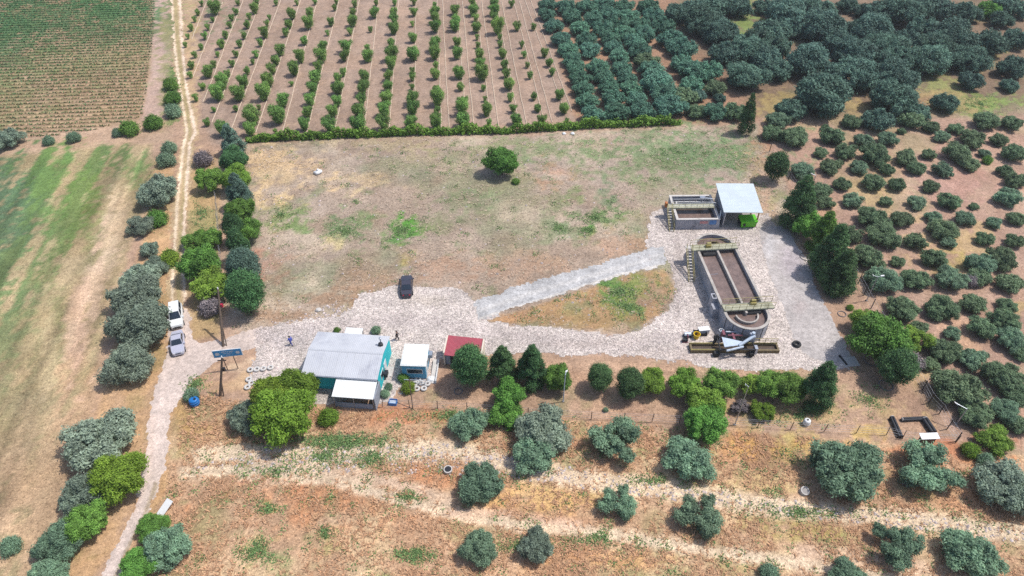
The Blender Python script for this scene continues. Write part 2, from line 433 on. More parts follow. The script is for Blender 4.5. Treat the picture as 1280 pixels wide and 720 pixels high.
# (x, y, rx, ry, colour, strength): patches of growth and bare soil, in the place where the photo shows them
PATCH = [
    (55, 590, 130, 130, (192, 158, 126), .6), (100, 440, 40, 120, (194, 160, 128), .5),
    # green field
    (15, 235, 55, 40, (90, 116, 84), .85), (0, 300, 40, 60, (94, 118, 86), .8), (45, 255, 28, 55, (88, 118, 80), .7), (-60, 330, 90, 130, (96, 118, 86), .8),
    (85, 215, 55, 24, (107, 135, 75), .75), (105, 255, 22, 40, (107, 142, 60), .7), (130, 200, 40, 12, (103, 136, 77), .7), (75, 270, 30, 55, (110, 136, 77), .7),
    (40, 340, 50, 34, (112, 133, 80), .6), (112, 300, 14, 70, (123, 135, 84), .5), (165, 205, 25, 20, (117, 133, 84), .5), (15, 400, 45, 60, (116, 131, 86), .55),
    (70, 380, 18, 50, (124, 133, 86), .5), (0, 500, 30, 60, (150, 148, 106), .5), (50, 470, 16, 70, (150, 140, 104), .5), (35, 560, 20, 60, (158, 140, 110), .5),
    (148, 270, 10, 40, (206, 178, 146), .6), (135, 310, 8, 50, (206, 180, 150), .6), (110, 360, 9, 50, (204, 176, 146), .6), (95, 420, 10, 60, (206, 172, 146), .7), (120, 380, 9, 60, (206, 176, 150), .6),
    (60, 420, 9, 60, (200, 176, 140), .5), (30, 620, 40, 60, (204, 170, 136), .5),
    # crop field
    (60, 20, 130, 26, (80, 118, 77), .75), (150, 18, 60, 22, (82, 124, 77), .75), (0, 60, 60, 40, (88, 117, 82), .6), (120, 40, 90, 18, (105, 118, 84), .5), (-60, 30, 120, 60, (80, 118, 77), .7),
    (20, 115, 60, 30, (140, 136, 96), .5), (110, 75, 80, 26, (142, 140, 98), .45), (210, 60, 8, 60, (132, 136, 92), .6), (216, 112, 10, 28, (91, 127, 64), .8), (205, 100, 6, 60, (160, 150, 110), .6),
    (240, 15, 8, 200, (206, 176, 132), .5),
    # plot
    (350, 268, 22, 16, (128, 142, 92), .8), (375, 275, 14, 14, (122, 142, 88), .8), (432, 288, 26, 18, (118, 138, 96), .8), (452, 272, 16, 10, (124, 140, 96), .6), (503, 288, 20, 13, (98, 150, 66), .9), (498, 298, 12, 8, (110, 146, 84), .8),
    (570, 255, 26, 14, (140, 144, 108), .6), (602, 246, 16, 10, (128, 142, 104), .6), (548, 285, 16, 10, (138, 140, 104), .6), (370, 340, 30, 16, (136, 138, 108), .5), (430, 320, 20, 12, (150, 140, 110), .4),
    (345, 360, 26, 14, (142, 140, 112), .5), (505, 322, 10, 10, (170, 158, 96), .7), (480, 180, 60, 10, (176, 160, 122), .5), (345, 215, 40, 30, (214, 184, 140), .6), (330, 250, 26, 14, (212, 184, 142), .5), (455, 225, 24, 10, (212, 186, 144), .5), (420, 305, 12, 8, (214, 190, 144), .6),
    (700, 192, 90, 16, (124, 140, 96), .7), (850, 190, 100, 26, (120, 140, 98), .75), (900, 205, 50, 22, (116, 138, 96), .7), (780, 210, 60, 16, (134, 142, 104), .6), (760, 245, 16, 18, (122, 140, 104), .7), (700, 250, 14, 12, (134, 142, 104), .6), (720, 245, 10, 10, (120, 142, 84), .6),
    (745, 272, 26, 12, (120, 142, 92), .8), (735, 288, 10, 5, (96, 150, 66), .8), (700, 285, 18, 10, (124, 142, 100), .7), (722, 296, 14, 10, (128, 142, 104), .6), (650, 300, 40, 20, (158, 150, 124), .4), (650, 225, 30, 12, (150, 146, 112), .5), (820, 250, 30, 10, (150, 148, 118), .5),
    (640, 178, 40, 6, (146, 148, 108), .5), (560, 195, 50, 8, (160, 150, 118), .4), (690, 215, 20, 16, (196, 150, 126), .5), (340, 330, 30, 20, (172, 136, 116), .6), (315, 340, 12, 26, (178, 134, 112), .6), (420, 375, 60, 10, (166, 134, 108), .7), (360, 395, 50, 8, (170, 138, 112), .7),
    (470, 350, 40, 10, (170, 140, 116), .5), (560, 340, 40, 14, (172, 140, 118), .5), (640, 330, 60, 14, (178, 146, 122), .5), (780, 300, 30, 14, (188, 150, 124), .5), (960, 178, 14, 16, (176, 130, 108), .6), (955, 225, 20, 30, (190, 152, 126), .5), (960, 250, 12, 20, (190, 160, 134), .5),
    # island
    (775, 365, 26, 12, (112, 146, 76), .85), (785, 385, 18, 8, (112, 146, 74), .85), (765, 352, 12, 10, (104, 146, 76), .7), (740, 400, 50, 12, (168, 142, 96), .5), (800, 360, 20, 20, (140, 146, 84), .6), (660, 398, 26, 6, (196, 150, 112), .5),
    # front meadow
    (330, 520, 80, 20, (190, 150, 112), .6), (420, 520, 60, 8, (170, 148, 104), .6), (420, 552, 55, 9, (108, 142, 104), .75), (350, 545, 40, 10, (176, 168, 122), .6), (450, 575, 30, 8, (140, 150, 104), .6), (500, 520, 60, 10, (196, 128, 92), .6), (560, 545, 40, 8, (190, 164, 112), .5),
    (430, 620, 120, 28, (204, 146, 106), .6), (360, 600, 50, 10, (204, 140, 104), .6), (640, 630, 80, 16, (208, 160, 108), .6), (560, 590, 40, 12, (206, 150, 112), .6), (560, 605, 60, 10, (200, 142, 102), .5), (690, 620, 60, 14, (226, 190, 130), .5),
    (520, 695, 26, 6, (150, 150, 96), .7), (330, 635, 12, 6, (130, 146, 84), .7), (405, 665, 12, 6, (130, 146, 84), .7), (320, 690, 16, 16, (160, 150, 96), .6), (410, 690, 10, 10, (160, 150, 100), .6), (1000, 660, 50, 14, (176, 162, 96), .6), (985, 560, 40, 20, (188, 168, 104), .6), (970, 600, 40, 10, (206, 176, 130), .5),
    (1190, 560, 60, 12, (200, 132, 96), .7), (1240, 590, 30, 20, (206, 146, 104), .6), (1210, 620, 60, 16, (208, 150, 110), .6), (1000, 520, 60, 14, (196, 168, 122), .6), (1050, 505, 50, 12, (186, 160, 118), .6), (1085, 540, 30, 8, (206, 176, 104), .6), (1040, 490, 30, 10, (170, 152, 112), .5), (1095, 515, 30, 10, (186, 160, 120), .6),
    (920, 560, 50, 12, (206, 144, 100), .5), (700, 560, 40, 10, (206, 146, 110), .5), (960, 560, 60, 8, (204, 162, 100), .6), (930, 700, 60, 14, (200, 172, 120), .5), (800, 700, 80, 10, (212, 160, 110), .5), (240, 560, 20, 30, (176, 150, 100), .5), (235, 520, 14, 20, (196, 160, 108), .5),
    (900, 615, 60, 8, (196, 176, 120), .5), (610, 515, 40, 6, (196, 160, 130), .4), (310, 470, 20, 14, (216, 190, 160), .6), (300, 480, 40, 10, (200, 164, 124), .5),
    # wood and right grove
    (935, 25, 14, 24, (130, 148, 84), .8), (1170, 105, 30, 10, (150, 152, 96), .8), (1225, 130, 34, 14, (132, 152, 84), .8), (1210, 85, 30, 8, (160, 140, 104), .6), (1240, 60, 20, 8, (150, 146, 96), .6), (1150, 130, 50, 12, (176, 146, 110), .6), (970, 130, 20, 12, (170, 150, 100), .7), (1070, 135, 20, 10, (176, 154, 104), .6),
    (1090, 230, 30, 30, (190, 166, 120), .5), (1150, 300, 30, 20, (196, 168, 116), .5), (1210, 300, 30, 20, (196, 172, 122), .5), (1200, 330, 30, 10, (180, 162, 100), .6), (1180, 230, 40, 20, (186, 146, 132), .6), (1030, 260, 10, 30, (200, 160, 124), .5), (975, 245, 10, 10, (150, 152, 110), .6),
    (1200, 425, 20, 14, (212, 172, 138), .6), (1180, 410, 30, 14, (216, 176, 150), .6), (1270, 385, 14, 8, (180, 156, 104), .6), (1150, 470, 8, 30, (210, 180, 128), .5), (1165, 500, 8, 24, (196, 170, 116), .5),
    # yard
    (640, 425, 200, 10, (226, 214, 212), .3), (540, 372, 40, 8, (196, 184, 168), .4), (530, 385, 40, 4, (190, 178, 160), .3),
]
# pale worn tracks across the front meadow (line, half width, colour, strength)
LINES = [
    ([(250, 570), (320, 565), (400, 572), (470, 565), (560, 560), (640, 582), (720, 598), (840, 612), (960, 632), (1080, 645), (1180, 655), (1300, 668)], 12, (226, 202, 172), .95),
    ([(230, 590), (330, 588), (420, 600), (480, 620), (560, 640), (640, 655), (760, 668), (880, 688), (1000, 704), (1140, 730)], 8.5, (226, 202, 172), .92),
    ([(320, 580), (400, 585), (480, 600), (560, 625)], 8, (222, 196, 170), .7),
    ([(440, 566), (560, 572), (640, 575), (700, 596)], 7, (228, 204, 178), .6),
    ([(300, 600), (420, 605), (500, 628), (640, 662)], 2.5, (236, 208, 178), .7),
    ([(560, 640), (620, 640), (720, 655)], 5, (216, 180, 156), .6),
    ([(1000, 690), (1100, 700), (1200, 720)], 10, (222, 192, 166), .6),
    ([(620, 452), (760, 458), (860, 462), (940, 470)], 5, (206, 170, 142), .5),
    ([(205, 555), (205, 600), (190, 640)], 5, (198, 160, 112), .5),
    ([(500, 512), (640, 516), (900, 535)], 2, (160, 128, 104), .5),
]
ADIR = math.atan2(*((lambda a, b: (b.y - a.y, b.x - a.x))(G(150, 250), G(107, 350))))
FLD = [(-500, 190), (0, 192), (192, 180), (190, 240), (165, 300), (140, 380), (120, 480), (95, 600), (40, 760), (-500, 800)]
ODIR = R(90 + 5.4)


DRIFT = [(7, (140, 144, 108), .09, .53, .6), (7, (206, 186, 162), .12, .54, .6), (7, (160, 136, 116), .16, .55, .6), (7, (128, 140, 98), .35, .64, .6),
         (10, (178, 134, 102), .14, .52, .6), (10, (226, 198, 156), .2, .55, .55), (10, (158, 150, 104), .18, .58, .65), (10, (120, 140, 84), .45, .66, .7),
         (5, (164, 154, 112), .10, .56, .5), (5, (204, 172, 148), .16, .55, .5), (4, (122, 128, 90), .1, .55, .45), (9, (170, 134, 112), .2, .52, .5), (9, (160, 152, 112), .3, .6, .6),
         (6, (196, 170, 134), .2, .55, .5), (12, (160, 146, 98), .25, .55, .6), (11, (160, 146, 98), .25, .56, .6), (13, (150, 148, 96), .25, .52, .6)]


def ss(d, f): return np.clip(d / (2 * f) + .5, 0, 1)


def ground_colour(X, Y):
    px, py = proj(X, Y)
    n1 = fbm(X * .25, Y * .25) - .5; n2 = fbm(X * .9 + 40, Y * .9, 3) - .5; n3 = fbm(X * .07 + 9, Y * .07, 4) - .5
    c = np.tile(alb(186, 154, 130), (len(X), 1)); spk = np.full(len(X), .5)
    for poly, rgb, fe, am, sp in ZONES:
        w = ss(sdf(px, py, poly) + (n1 * 1.4 + n2 * 1.4) * am, fe)[:, None]
        c = c * (1 - w) + alb(*rgb) * w; spk = spk * (1 - w[:, 0]) + sp * w[:, 0]
    # drifts of growth and bare earth inside the large plots: (zone, colour, frequency, threshold, strength)
    for zi, rgb, fq, th, st in DRIFT:
        w = ss(sdf(px, py, ZONES[zi][0]), 4) * np.clip((fbm(X * fq + 31 * zi, Y * fq + rgb[0], 4) - th) * 7, 0, 1) * st
        c = c * (1 - w[:, None]) + alb(*rgb) * w[:, None]
    fu = X * math.cos(ADIR) + Y * math.sin(ADIR); fv = -X * math.sin(ADIR) + Y * math.cos(ADIR)
    s1 = fbm(fu * .03, fv * .35, 4) - .5; s2 = fbm(fu * .12, fv * 1.1, 3) - .5
    infield = sdf(px, py, FLD) > -4
    for x, y, rx, ry, rgb, st in PATCH:
        d = np.hypot((px - x) / rx, (py - y) / ry)
        w = np.clip((1.3 - d + np.where(infield, s1 * 3.0 + s2 * 2.6 + n2 * 2.4 + n1, n1 * 2.0 + n2 * 3.2)) * 1.25, 0, 1) * min(1, st * 1.12)
        w = np.where(d < 2.4, w, 0)[:, None]
        c = c * (1 - w) + alb(*rgb) * w
    for ln, hw, rgb, st in LINES:
        w = ss(hw - pdist(px, py, ln) + (n1 * .7 + n2 * 1.2) * hw, hw * .35)[:, None] * st
        c = c * (1 - w) + alb(*rgb) * w
    # tillage streaks: along the left field and down the orchard rows
    def streak(ang, s):
        u = X * math.cos(ang) + Y * math.sin(ang); v = -X * math.sin(ang) + Y * math.cos(ang)
        return fbm(u * .035, v * s, 3) - .5
    w = ss(sdf(px, py, FLD), 4)
    k = 1 + w * (streak(ADIR, .45) * .8 + streak(ADIR, 1.3) * .6)
    w2 = ss(sdf(px, py, ZONES[2][0]), 4)
    k = k * (1 + w2 * streak(ODIR, 1.1) * .28)
    k = k * (1 + n3 * .35 + n2 * .3)
    # greenish and reddish drift inside the dry grass
    t = np.clip(n1 * 1.8, -.5, .5)[:, None]
    c = c * (1 + t * np.array((.05, .0, -.06)))
    return np.clip(c * k[:, None], .01, .8), np.clip(spk, 0, 1)


def ground_mesh(name, V, Fc, m, colfun, kind='structure'):
    V = np.asarray(V, float); Fc = np.asarray(Fc, np.int32)
    me = bpy.data.meshes.new(name); nf = len(Fc)
    me.vertices.add(len(V)); me.vertices.foreach_set('co', V.astype(np.float32).ravel())
    me.loops.add(nf * 4); me.loops.foreach_set('vertex_index', Fc.ravel())
    me.polygons.add(nf); me.polygons.foreach_set('loop_start', np.arange(0, nf * 4, 4, dtype=np.int32))
    me.update(calc_edges=True); me.validate()
    c, s = colfun(V[:, 0], V[:, 1])
    a = me.attributes.new('Col', 'FLOAT_COLOR', 'POINT')
    a.data.foreach_set('color', np.hstack([c, np.ones((len(c), 1))]).astype(np.float32).ravel())
    a = me.attributes.new('spk', 'FLOAT', 'POINT'); a.data.foreach_set('value', s.astype(np.float32))
    me.materials.append(m)
    o = bpy.data.objects.new(name, me); COL.objects.link(o)
    return tag(o, kind=kind)


def axis(a, b, st, far):
    return np.concatenate([[-far, -far * .4, a - 150, a - 40], np.arange(a, b, st), [b + 40, b + 150, far * .4, far]])


xs = axis(-165, 165, .5, 4000.0); ys = axis(22, 222, .5, 4000.0)
XX, YY = np.meshgrid(xs, ys); nx, ny = len(xs), len(ys)
V = np.stack([XX.ravel(), YY.ravel(), np.zeros(nx * ny)], 1)
I = np.arange(nx * ny).reshape(ny, nx)
Fq = np.stack([I[:-1, :-1], I[:-1, 1:], I[1:, 1:], I[1:, :-1]], -1).reshape(-1, 4)
ground_mesh('ground', V, Fq, ground_mat('earth_and_dry_grass', 1.0, bump=.6), ground_colour)


def patch_sheet(name, poly, z, res, m, colfun, rag, kind='structure'):
    P = [G(x, y) for x, y in poly]
    x0 = min(p.x for p in P) - 1; x1 = max(p.x for p in P) + 1; y0 = max(15, min(p.y for p in P) - 1); y1 = min(240, max(p.y for p in P) + 1)
    ax = np.arange(x0, x1, res); ay = np.arange(y0, y1, res)
    A, B = np.meshgrid(ax, ay)
    jx = (RNG.random(A.shape) - .5) * res * .5; jy = (RNG.random(A.shape) - .5) * res * .5
    A = A + jx; B = B + jy
    d = sdf(A.ravel(), B.ravel(), [(p.x, p.y) for p in P])
    d = d + (fbm(A.ravel() * .35 + 3, B.ravel() * .35, 3) - .5) * rag * 2.2 + (fbm(A.ravel() * 1.6, B.ravel() * 1.6, 3) - .5) * rag * 1.6
    ins = (d > 0).reshape(A.shape)
    q = ins[:-1, :-1] & ins[:-1, 1:] & ins[1:, 1:] & ins[1:, :-1]
    idx = np.arange(A.size).reshape(A.shape)
    fq = np.stack([idx[:-1, :-1][q], idx[:-1, 1:][q], idx[1:, 1:][q], idx[1:, :-1][q]], -1)
    used = np.unique(fq); rm = np.full(A.size, -1); rm[used] = np.arange(len(used))
    V = np.stack([A.ravel()[used], B.ravel()[used], np.full(len(used), z)], 1)
    return ground_mesh(name, V, rm[fq], m, colfun)


def flat_colour(rgb, var=.25, spk=.5, extra=()):
    def f(X, Y):
        px, py = proj(X, Y)
        c = np.tile(alb(*rgb), (len(X), 1))
        n1 = fbm(X * .25 + 7, Y * .25) - .5; n2 = fbm(X * 1.1, Y * 1.1, 3) - .5
        for kind, dat, rr, col, st in extra:
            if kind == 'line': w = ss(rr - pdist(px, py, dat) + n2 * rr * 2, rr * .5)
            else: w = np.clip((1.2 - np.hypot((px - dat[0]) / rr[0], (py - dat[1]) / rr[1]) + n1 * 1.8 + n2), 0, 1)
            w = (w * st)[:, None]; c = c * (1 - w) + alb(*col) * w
        return np.clip(c * (1 + n1 * var * 1.6 + n2 * var)[:, None], .01, .8), np.full(len(X), spk)
    return f


gm_road = ground_mat('pale_road_dust', 1.3, bump=.35)
gm_stone = ground_mat('crushed_stone', 1.2, stones=6.0, bump=.5)
gm_conc = ground_mat('worn_concrete', 1.0, bump=.25)
patch_sheet('dirt_track', [(209, -60), (212, 0), (215, 60), (221, 115), (230, 165), (225, 182), (218, 235), (214, 290), (211, 335), (209, 400),
                           (240, 400), (234, 335), (235, 290), (238, 235), (243, 182), (250, 165), (239, 115), (232, 60), (229, 0), (226, -60)],
            .006, .2, gm_road, flat_colour((196, 170, 134), .35, .8, [('line', TRACK, 2.0, (164, 152, 104), .6), ('line', RUT_A, 1.7, (240, 218, 190), .95), ('line', RUT_B, 1.9, (238, 214, 190), .95)]), .9)
patch_sheet('dirt_road', ROAD, .012, .15, gm_road, flat_colour((212, 194, 183), .18, .5, [
    ('line', [(222, 430), (205, 480), (197, 530), (190, 590), (165, 650), (135, 720)], 4, (226, 206, 194), .7),
    ('line', [(195, 605), (182, 640), (160, 685), (140, 730)], 2.6, (160, 142, 112), .7),
    ('line', [(192, 520), (186, 590), (168, 640)], 3, (224, 200, 186), .6)]), .45)
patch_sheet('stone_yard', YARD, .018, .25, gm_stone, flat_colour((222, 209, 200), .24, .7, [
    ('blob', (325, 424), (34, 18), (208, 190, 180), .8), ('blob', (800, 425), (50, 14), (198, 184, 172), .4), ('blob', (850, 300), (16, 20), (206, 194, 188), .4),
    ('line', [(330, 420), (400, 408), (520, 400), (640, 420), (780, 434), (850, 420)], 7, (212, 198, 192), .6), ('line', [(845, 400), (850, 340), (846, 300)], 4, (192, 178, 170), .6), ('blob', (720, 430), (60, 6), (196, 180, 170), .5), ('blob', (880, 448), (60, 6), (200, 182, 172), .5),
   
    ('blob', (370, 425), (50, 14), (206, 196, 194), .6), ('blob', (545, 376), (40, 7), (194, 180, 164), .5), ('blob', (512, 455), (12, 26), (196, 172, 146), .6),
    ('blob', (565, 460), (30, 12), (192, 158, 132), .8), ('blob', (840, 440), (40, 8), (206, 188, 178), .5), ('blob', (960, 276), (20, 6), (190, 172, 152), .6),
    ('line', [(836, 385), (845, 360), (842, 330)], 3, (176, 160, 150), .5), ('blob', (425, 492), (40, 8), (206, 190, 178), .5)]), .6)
patch_sheet('concrete_path', PATH, .024, .25, gm_conc, flat_colour((190, 188, 187), .3, .6, [('line', [(600, 398), (680, 374), (770, 345), (830, 331)], 1.5, (226, 216, 204), .6), ('line', [(596, 390), (665, 366), (750, 342), (825, 320)], 2.5, (206, 202, 198), .7)]), .5)
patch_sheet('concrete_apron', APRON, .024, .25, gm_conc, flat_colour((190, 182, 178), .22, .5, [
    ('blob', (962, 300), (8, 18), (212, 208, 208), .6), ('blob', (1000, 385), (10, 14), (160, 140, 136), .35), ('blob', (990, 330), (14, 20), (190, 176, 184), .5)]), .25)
patch_sheet('grass_island', ISLAND, .030, .3, ground_mat('island_grass', 1.2, bump=.6), ground_colour, .35)


# ================================================================== scattered ground cover (nobody could count it)
def inside(poly, n, ybias=False):
    """random world points inside a pixel outline"""
    P = np.array([(G(x, y).x, G(x, y).y) for x, y in poly])
    out = np.zeros((0, 2)); lo, hi = P.min(0), P.max(0)
    while len(out) < n:
        q = lo + RNG.random((n * 2, 2)) * (hi - lo)
        out = np.vstack([out, q[sdf(q[:, 0], q[:, 1], [tuple(p) for p in P]) > 0]])
    return out[:n]


def tri_mesh(name, V, K, tint, m, per):
    """V (n*per, 3) faces of `per` corners each"""
    n = len(V) // per
    me = bpy.data.meshes.new(name)
    me.vertices.add(len(V)); me.vertices.foreach_set('co', V.astype(np.float32).ravel())
    me.loops.add(len(V)); me.loops.foreach_set('vertex_index', np.arange(len(V), dtype=np.int32))
    me.polygons.add(n); me.polygons.foreach_set('loop_start', np.arange(0, len(V), per, dtype=np.int32))
    me.update(calc_edges=True)
    a = me.attributes.new('tint', 'FLOAT', 'POINT'); a.data.foreach_set('value', np.repeat(tint, per).astype(np.float32))
    me.materials.append(m)
    return me


def blades(pts, h, w, k, lean=.5):
    """k grass blades per point, as pointed triangles"""
    n = len(pts) * k; p = np.repeat(pts, k, 0)
    a = RNG.random(n) * 2 * math.pi; r = RNG.random(n) * .12
    b = np.stack([p[:, 0] + np.cos(a) * r, p[:, 1] + np.sin(a) * r, np.full(n, .02)], 1)
    hh = h * (.5 + RNG.random(n)); ww = w * (.6 + .8 * RNG.random(n))
    s = np.stack([-np.sin(a) * ww, np.cos(a) * ww, np.zeros(n)], 1)
    tip = b + np.stack([np.cos(a) * hh * lean, np.sin(a) * hh * lean, hh], 1)
    return np.stack([b - s, b + s, tip], 1).reshape(-1, 3), n


def stuff(name, me):
    o = bpy.data.objects.new(name, me); COL.objects.link(o); return o


straw = leaf_mat('dry_straw', alb(226, 186, 142), warm=tuple(alb(200, 140, 90)), wf=.2, trans=.1, spread=.35)
front = [(205, 640), (235, 490), (320, 505), (560, 515), (1000, 545), (1290, 590), (1400, 740), (120, 760)]
pts = inside(front, 15000); qx, qy = proj(pts[:, 0], pts[:, 1])
keep = np.ones(len(pts), bool)
for ln, hw, *_ in LINES[:3]: keep &= (pdist(qx, qy, ln) > hw * .8) | (RNG.random(len(pts)) < .15)
keep &= (fbm(pts[:, 0] * .3, pts[:, 1] * .3, 3) + RNG.normal(0, .12, len(pts)) > .45)
V, n = blades(pts[keep], .24, .05, 6, 1.3)
tag(stuff('dry_grass', tri_mesh('dry_grass', V, 0, RNG.random(n), straw, 3)), 'dry straw coloured grass standing over the front meadow', 'grass', kind='stuff')
fade = leaf_mat('faded_grass', alb(206, 188, 164), warm=tuple(alb(150, 160, 110)), wf=.3, trans=.1, spread=.3)
pts = inside(PLOT, 9000); qx, qy = proj(pts[:, 0], pts[:, 1])
keep = (sdf(qx, qy, YARD) < -3) & (sdf(qx, qy, PATH) < -3) & (fbm(pts[:, 0] * .25, pts[:, 1] * .25, 3) + RNG.normal(0, .12, len(pts)) > .5)
V, n = blades(pts[keep], .14, .04, 6, 1.6)
tag(stuff('faded_grass', tri_mesh('faded_grass', V, 0, RNG.random(n), fade, 3)), 'sparse faded grass tufts over the open plot behind the parked car', 'grass', kind='stuff')

# green weeds where the patches are green
weed = leaf_mat('green_weeds', (.15, .25, .09), wf=.1, trans=.25)
W = [(503, 288, 16, 9, 60), (350, 268, 16, 12, 40), (432, 288, 20, 12, 50), (775, 365, 22, 10, 80), (785, 384, 14, 6, 50), (420, 551, 48, 6, 300), (465, 573, 40, 12, 90), (405, 572, 60, 12, 80), (350, 590, 40, 8, 40),
     (520, 694, 24, 5, 90), (332, 636, 10, 4, 30), (405, 665, 10, 5, 30), (320, 690, 16, 14, 60), (512, 620, 10, 5, 40), (745, 272, 22, 9, 60), (735, 288, 9, 4, 40), (700, 285, 14, 8, 30), (216, 118, 7, 24, 150), (650, 682, 40, 8, 60), (745, 675, 50, 6, 60),
     (1000, 640, 50, 6, 60), (1225, 130, 30, 12, 80), (850, 190, 90, 20, 120), (1000, 520, 40, 10, 60), (245, 480, 12, 8, 40), (820, 600, 30, 5, 30), (196, 272, 8, 10, 60), (1085, 500, 30, 20, 40), (560, 520, 60, 6, 60), (250, 265, 12, 16, 50), (255, 300, 14, 20, 90)]
cen = []
for x, y, rx, ry, k in W:
    for _ in range(k):
        a = random.random() * 6.283; r = abs(random.gauss(0, .75))
        p = G(x + rx * r * math.cos(a), y + ry * r * math.sin(a)); cen.append((p.x, p.y))
for poly, k in ((front, 420), (PLOT, 260), (ISLAND, 40)):
    for q in inside(poly, k):
        a = proj(q[:1], q[1:]); 
        if sdf(a[0], a[1], YARD)[0] < -3 and sdf(a[0], a[1], PATH)[0] < -2: cen += [(q[0] + random.gauss(0, .4), q[1] + random.gauss(0, .4)) for _ in range(random.choice((1, 1, 2, 4)))]
cen = np.array(cen)


def leafpatch(cen, k, size, hgt, spread):
    n = len(cen) * k; p = np.repeat(cen, k, 0)
    c = np.stack([p[:, 0] + RNG.normal(0, spread, n), p[:, 1] + RNG.normal(0, spread, n), np.abs(RNG.normal(0, hgt, n)) + .03], 1)
    nn = RNG.normal(0, .6, (n, 3)) + (0, 0, 1); nn /= np.linalg.norm(nn, axis=1)[:, None]
    t = np.cross(nn, RNG.normal(0, 1, (n, 3))); t /= np.linalg.norm(t, axis=1)[:, None] + 1e-9
    b = np.cross(nn, t); s = (size * (.6 + .8 * RNG.random(n)))[:, None]
    return np.stack([c - t * s, c - b * s * .6, c + t * s, c + b * s * .6], 1).reshape(-1, 3), n


V, n = leafpatch(cen, 14, .10, .08, .32)
tag(stuff('green_weeds', tri_mesh('green_weeds', V, 0, RNG.random(n), weed, 4)), 'low green weeds growing in patches over the dry ground', 'weeds', kind='stuff')

# crop rows of the far left field
_a, _b = G(0, 135), G(180, 129)
patch_sheet('crop_field', [(-150, -60), (194, -60), (194, 30), (186, 100), (179, 147), (120, 163), (30, 175), (-150, 192)], .006, .5,
            ground_mat('ridged_field_earth', 1.0, bump=.5, stripes=(math.atan2(_b.y - _a.y, _b.x - _a.x), 1.5)), ground_colour, .5)
A, B = G(0, 135), G(180, 129)
u = (B - A).normalized(); vv = Vector((-u.y, u.x, 0))
cl = []
for r in range(-26, 60):
    o = A + vv * (r * 1.5)
    for k in range(-130, 220):
        q = o + u * (k * .3)
        cl.append((q.x, q.y))
cl = np.array(cl) + RNG.normal(0, .08, (len(cl), 2)); qx, qy = proj(cl[:, 0], cl[:, 1])
ok = (sdf(qx, qy, ZONES[0][0]) > 3) & (qx > -60) & (qy > -25)
cl, qx, qy = cl[ok], qx[ok], qy[ok]
g = np.clip(.30 + (62 - qy) / 110 + (fbm(cl[:, 0] * .05, cl[:, 1] * .12, 3) - .5) * 2.2, 0, 1)
ok = RNG.random(len(cl)) < .85 + .15 * g
cl, g = cl[ok], g[ok]
K = 6
V, n = leafpatch(cl, K, .17, .14, .12)
gg = np.repeat(g, K)
dry = RNG.random(n) > gg * .8 + .42
crop = leaf_mat('crop_leaves', (.095, .20, .075), warm=tuple(alb(178, 156, 112)), wf=.5, trans=.2)
tag(stuff('crop_rows', tri_mesh('crop_rows', V, 0, np.where(dry, .97, RNG.random(n) * .78), crop, 4)), 'low green crop growing in close parallel rows in the far left field', 'crop', kind='stuff')


def stones(pts, lo, hi):
    base = np.array([(1, 0, 0), (.3, .95, .1), (-.8, .5, 0), (-.7, -.7, .05), (.4, -.9, 0), (.1, .05, .75)])
    tris = [(0, 1, 5), (1, 2, 5), (2, 3, 5), (3, 4, 5), (4, 0, 5)]
    n = len(pts); a = RNG.random(n) * 6.283; s = lo + (hi - lo) * RNG.random(n) ** 2.5
    bx = base[None] * (1 + RNG.normal(0, .2, (n, 6, 3))) * s[:, None, None]
    ca, sa = np.cos(a)[:, None], np.sin(a)[:, None]
    x = bx[..., 0] * ca - bx[..., 1] * sa + pts[:, :1]; y = bx[..., 0] * sa + bx[..., 1] * ca + pts[:, 1:2]
    P = np.stack([x, y, bx[..., 2] * .9 + .015], -1)
    return P[:, tris].reshape(-1, 3), np.repeat(RNG.random(n), 5), n * 5


stone_m = leaf_mat('pale_stone', alb(220, 206, 200), warm=tuple(alb(190, 160, 150)), wf=.2, trans=0, spread=.3)
pts = inside(YARD, 9000); qx, qy = proj(pts[:, 0], pts[:, 1])
keep = (sdf(qx, qy, PATH) < -1) & (sdf(qx, qy, APRON) < -1) & (sdf(qx, qy, ISLAND) < 0)
V, t, n = stones(pts[keep], .04, .17)
rub = inside([(300, 425), (420, 378), (445, 390), (380, 400), (320, 412)], 160)
V2, t2, n2 = stones(np.vstack([rub, inside(PLOT, 700), inside([(470, 465), (548, 452), (545, 480), (480, 500)], 250), inside([(310, 455), (390, 455), (400, 500), (320, 488)], 300)]), .05, .24)
V3, t3, n3 = stones(inside([(230, 585), (330, 560), (560, 555), (840, 608), (1280, 660), (1280, 680), (840, 625), (640, 598), (400, 590)], 1500), .05, .22)
tag(stuff('gravel', tri_mesh('gravel', np.vstack([V, V2, V3]), 0, np.concatenate([t, t2, t3]), stone_m, 3)), 'pale broken stones lying loose over the yard and tracks', 'gravel', kind='stuff')

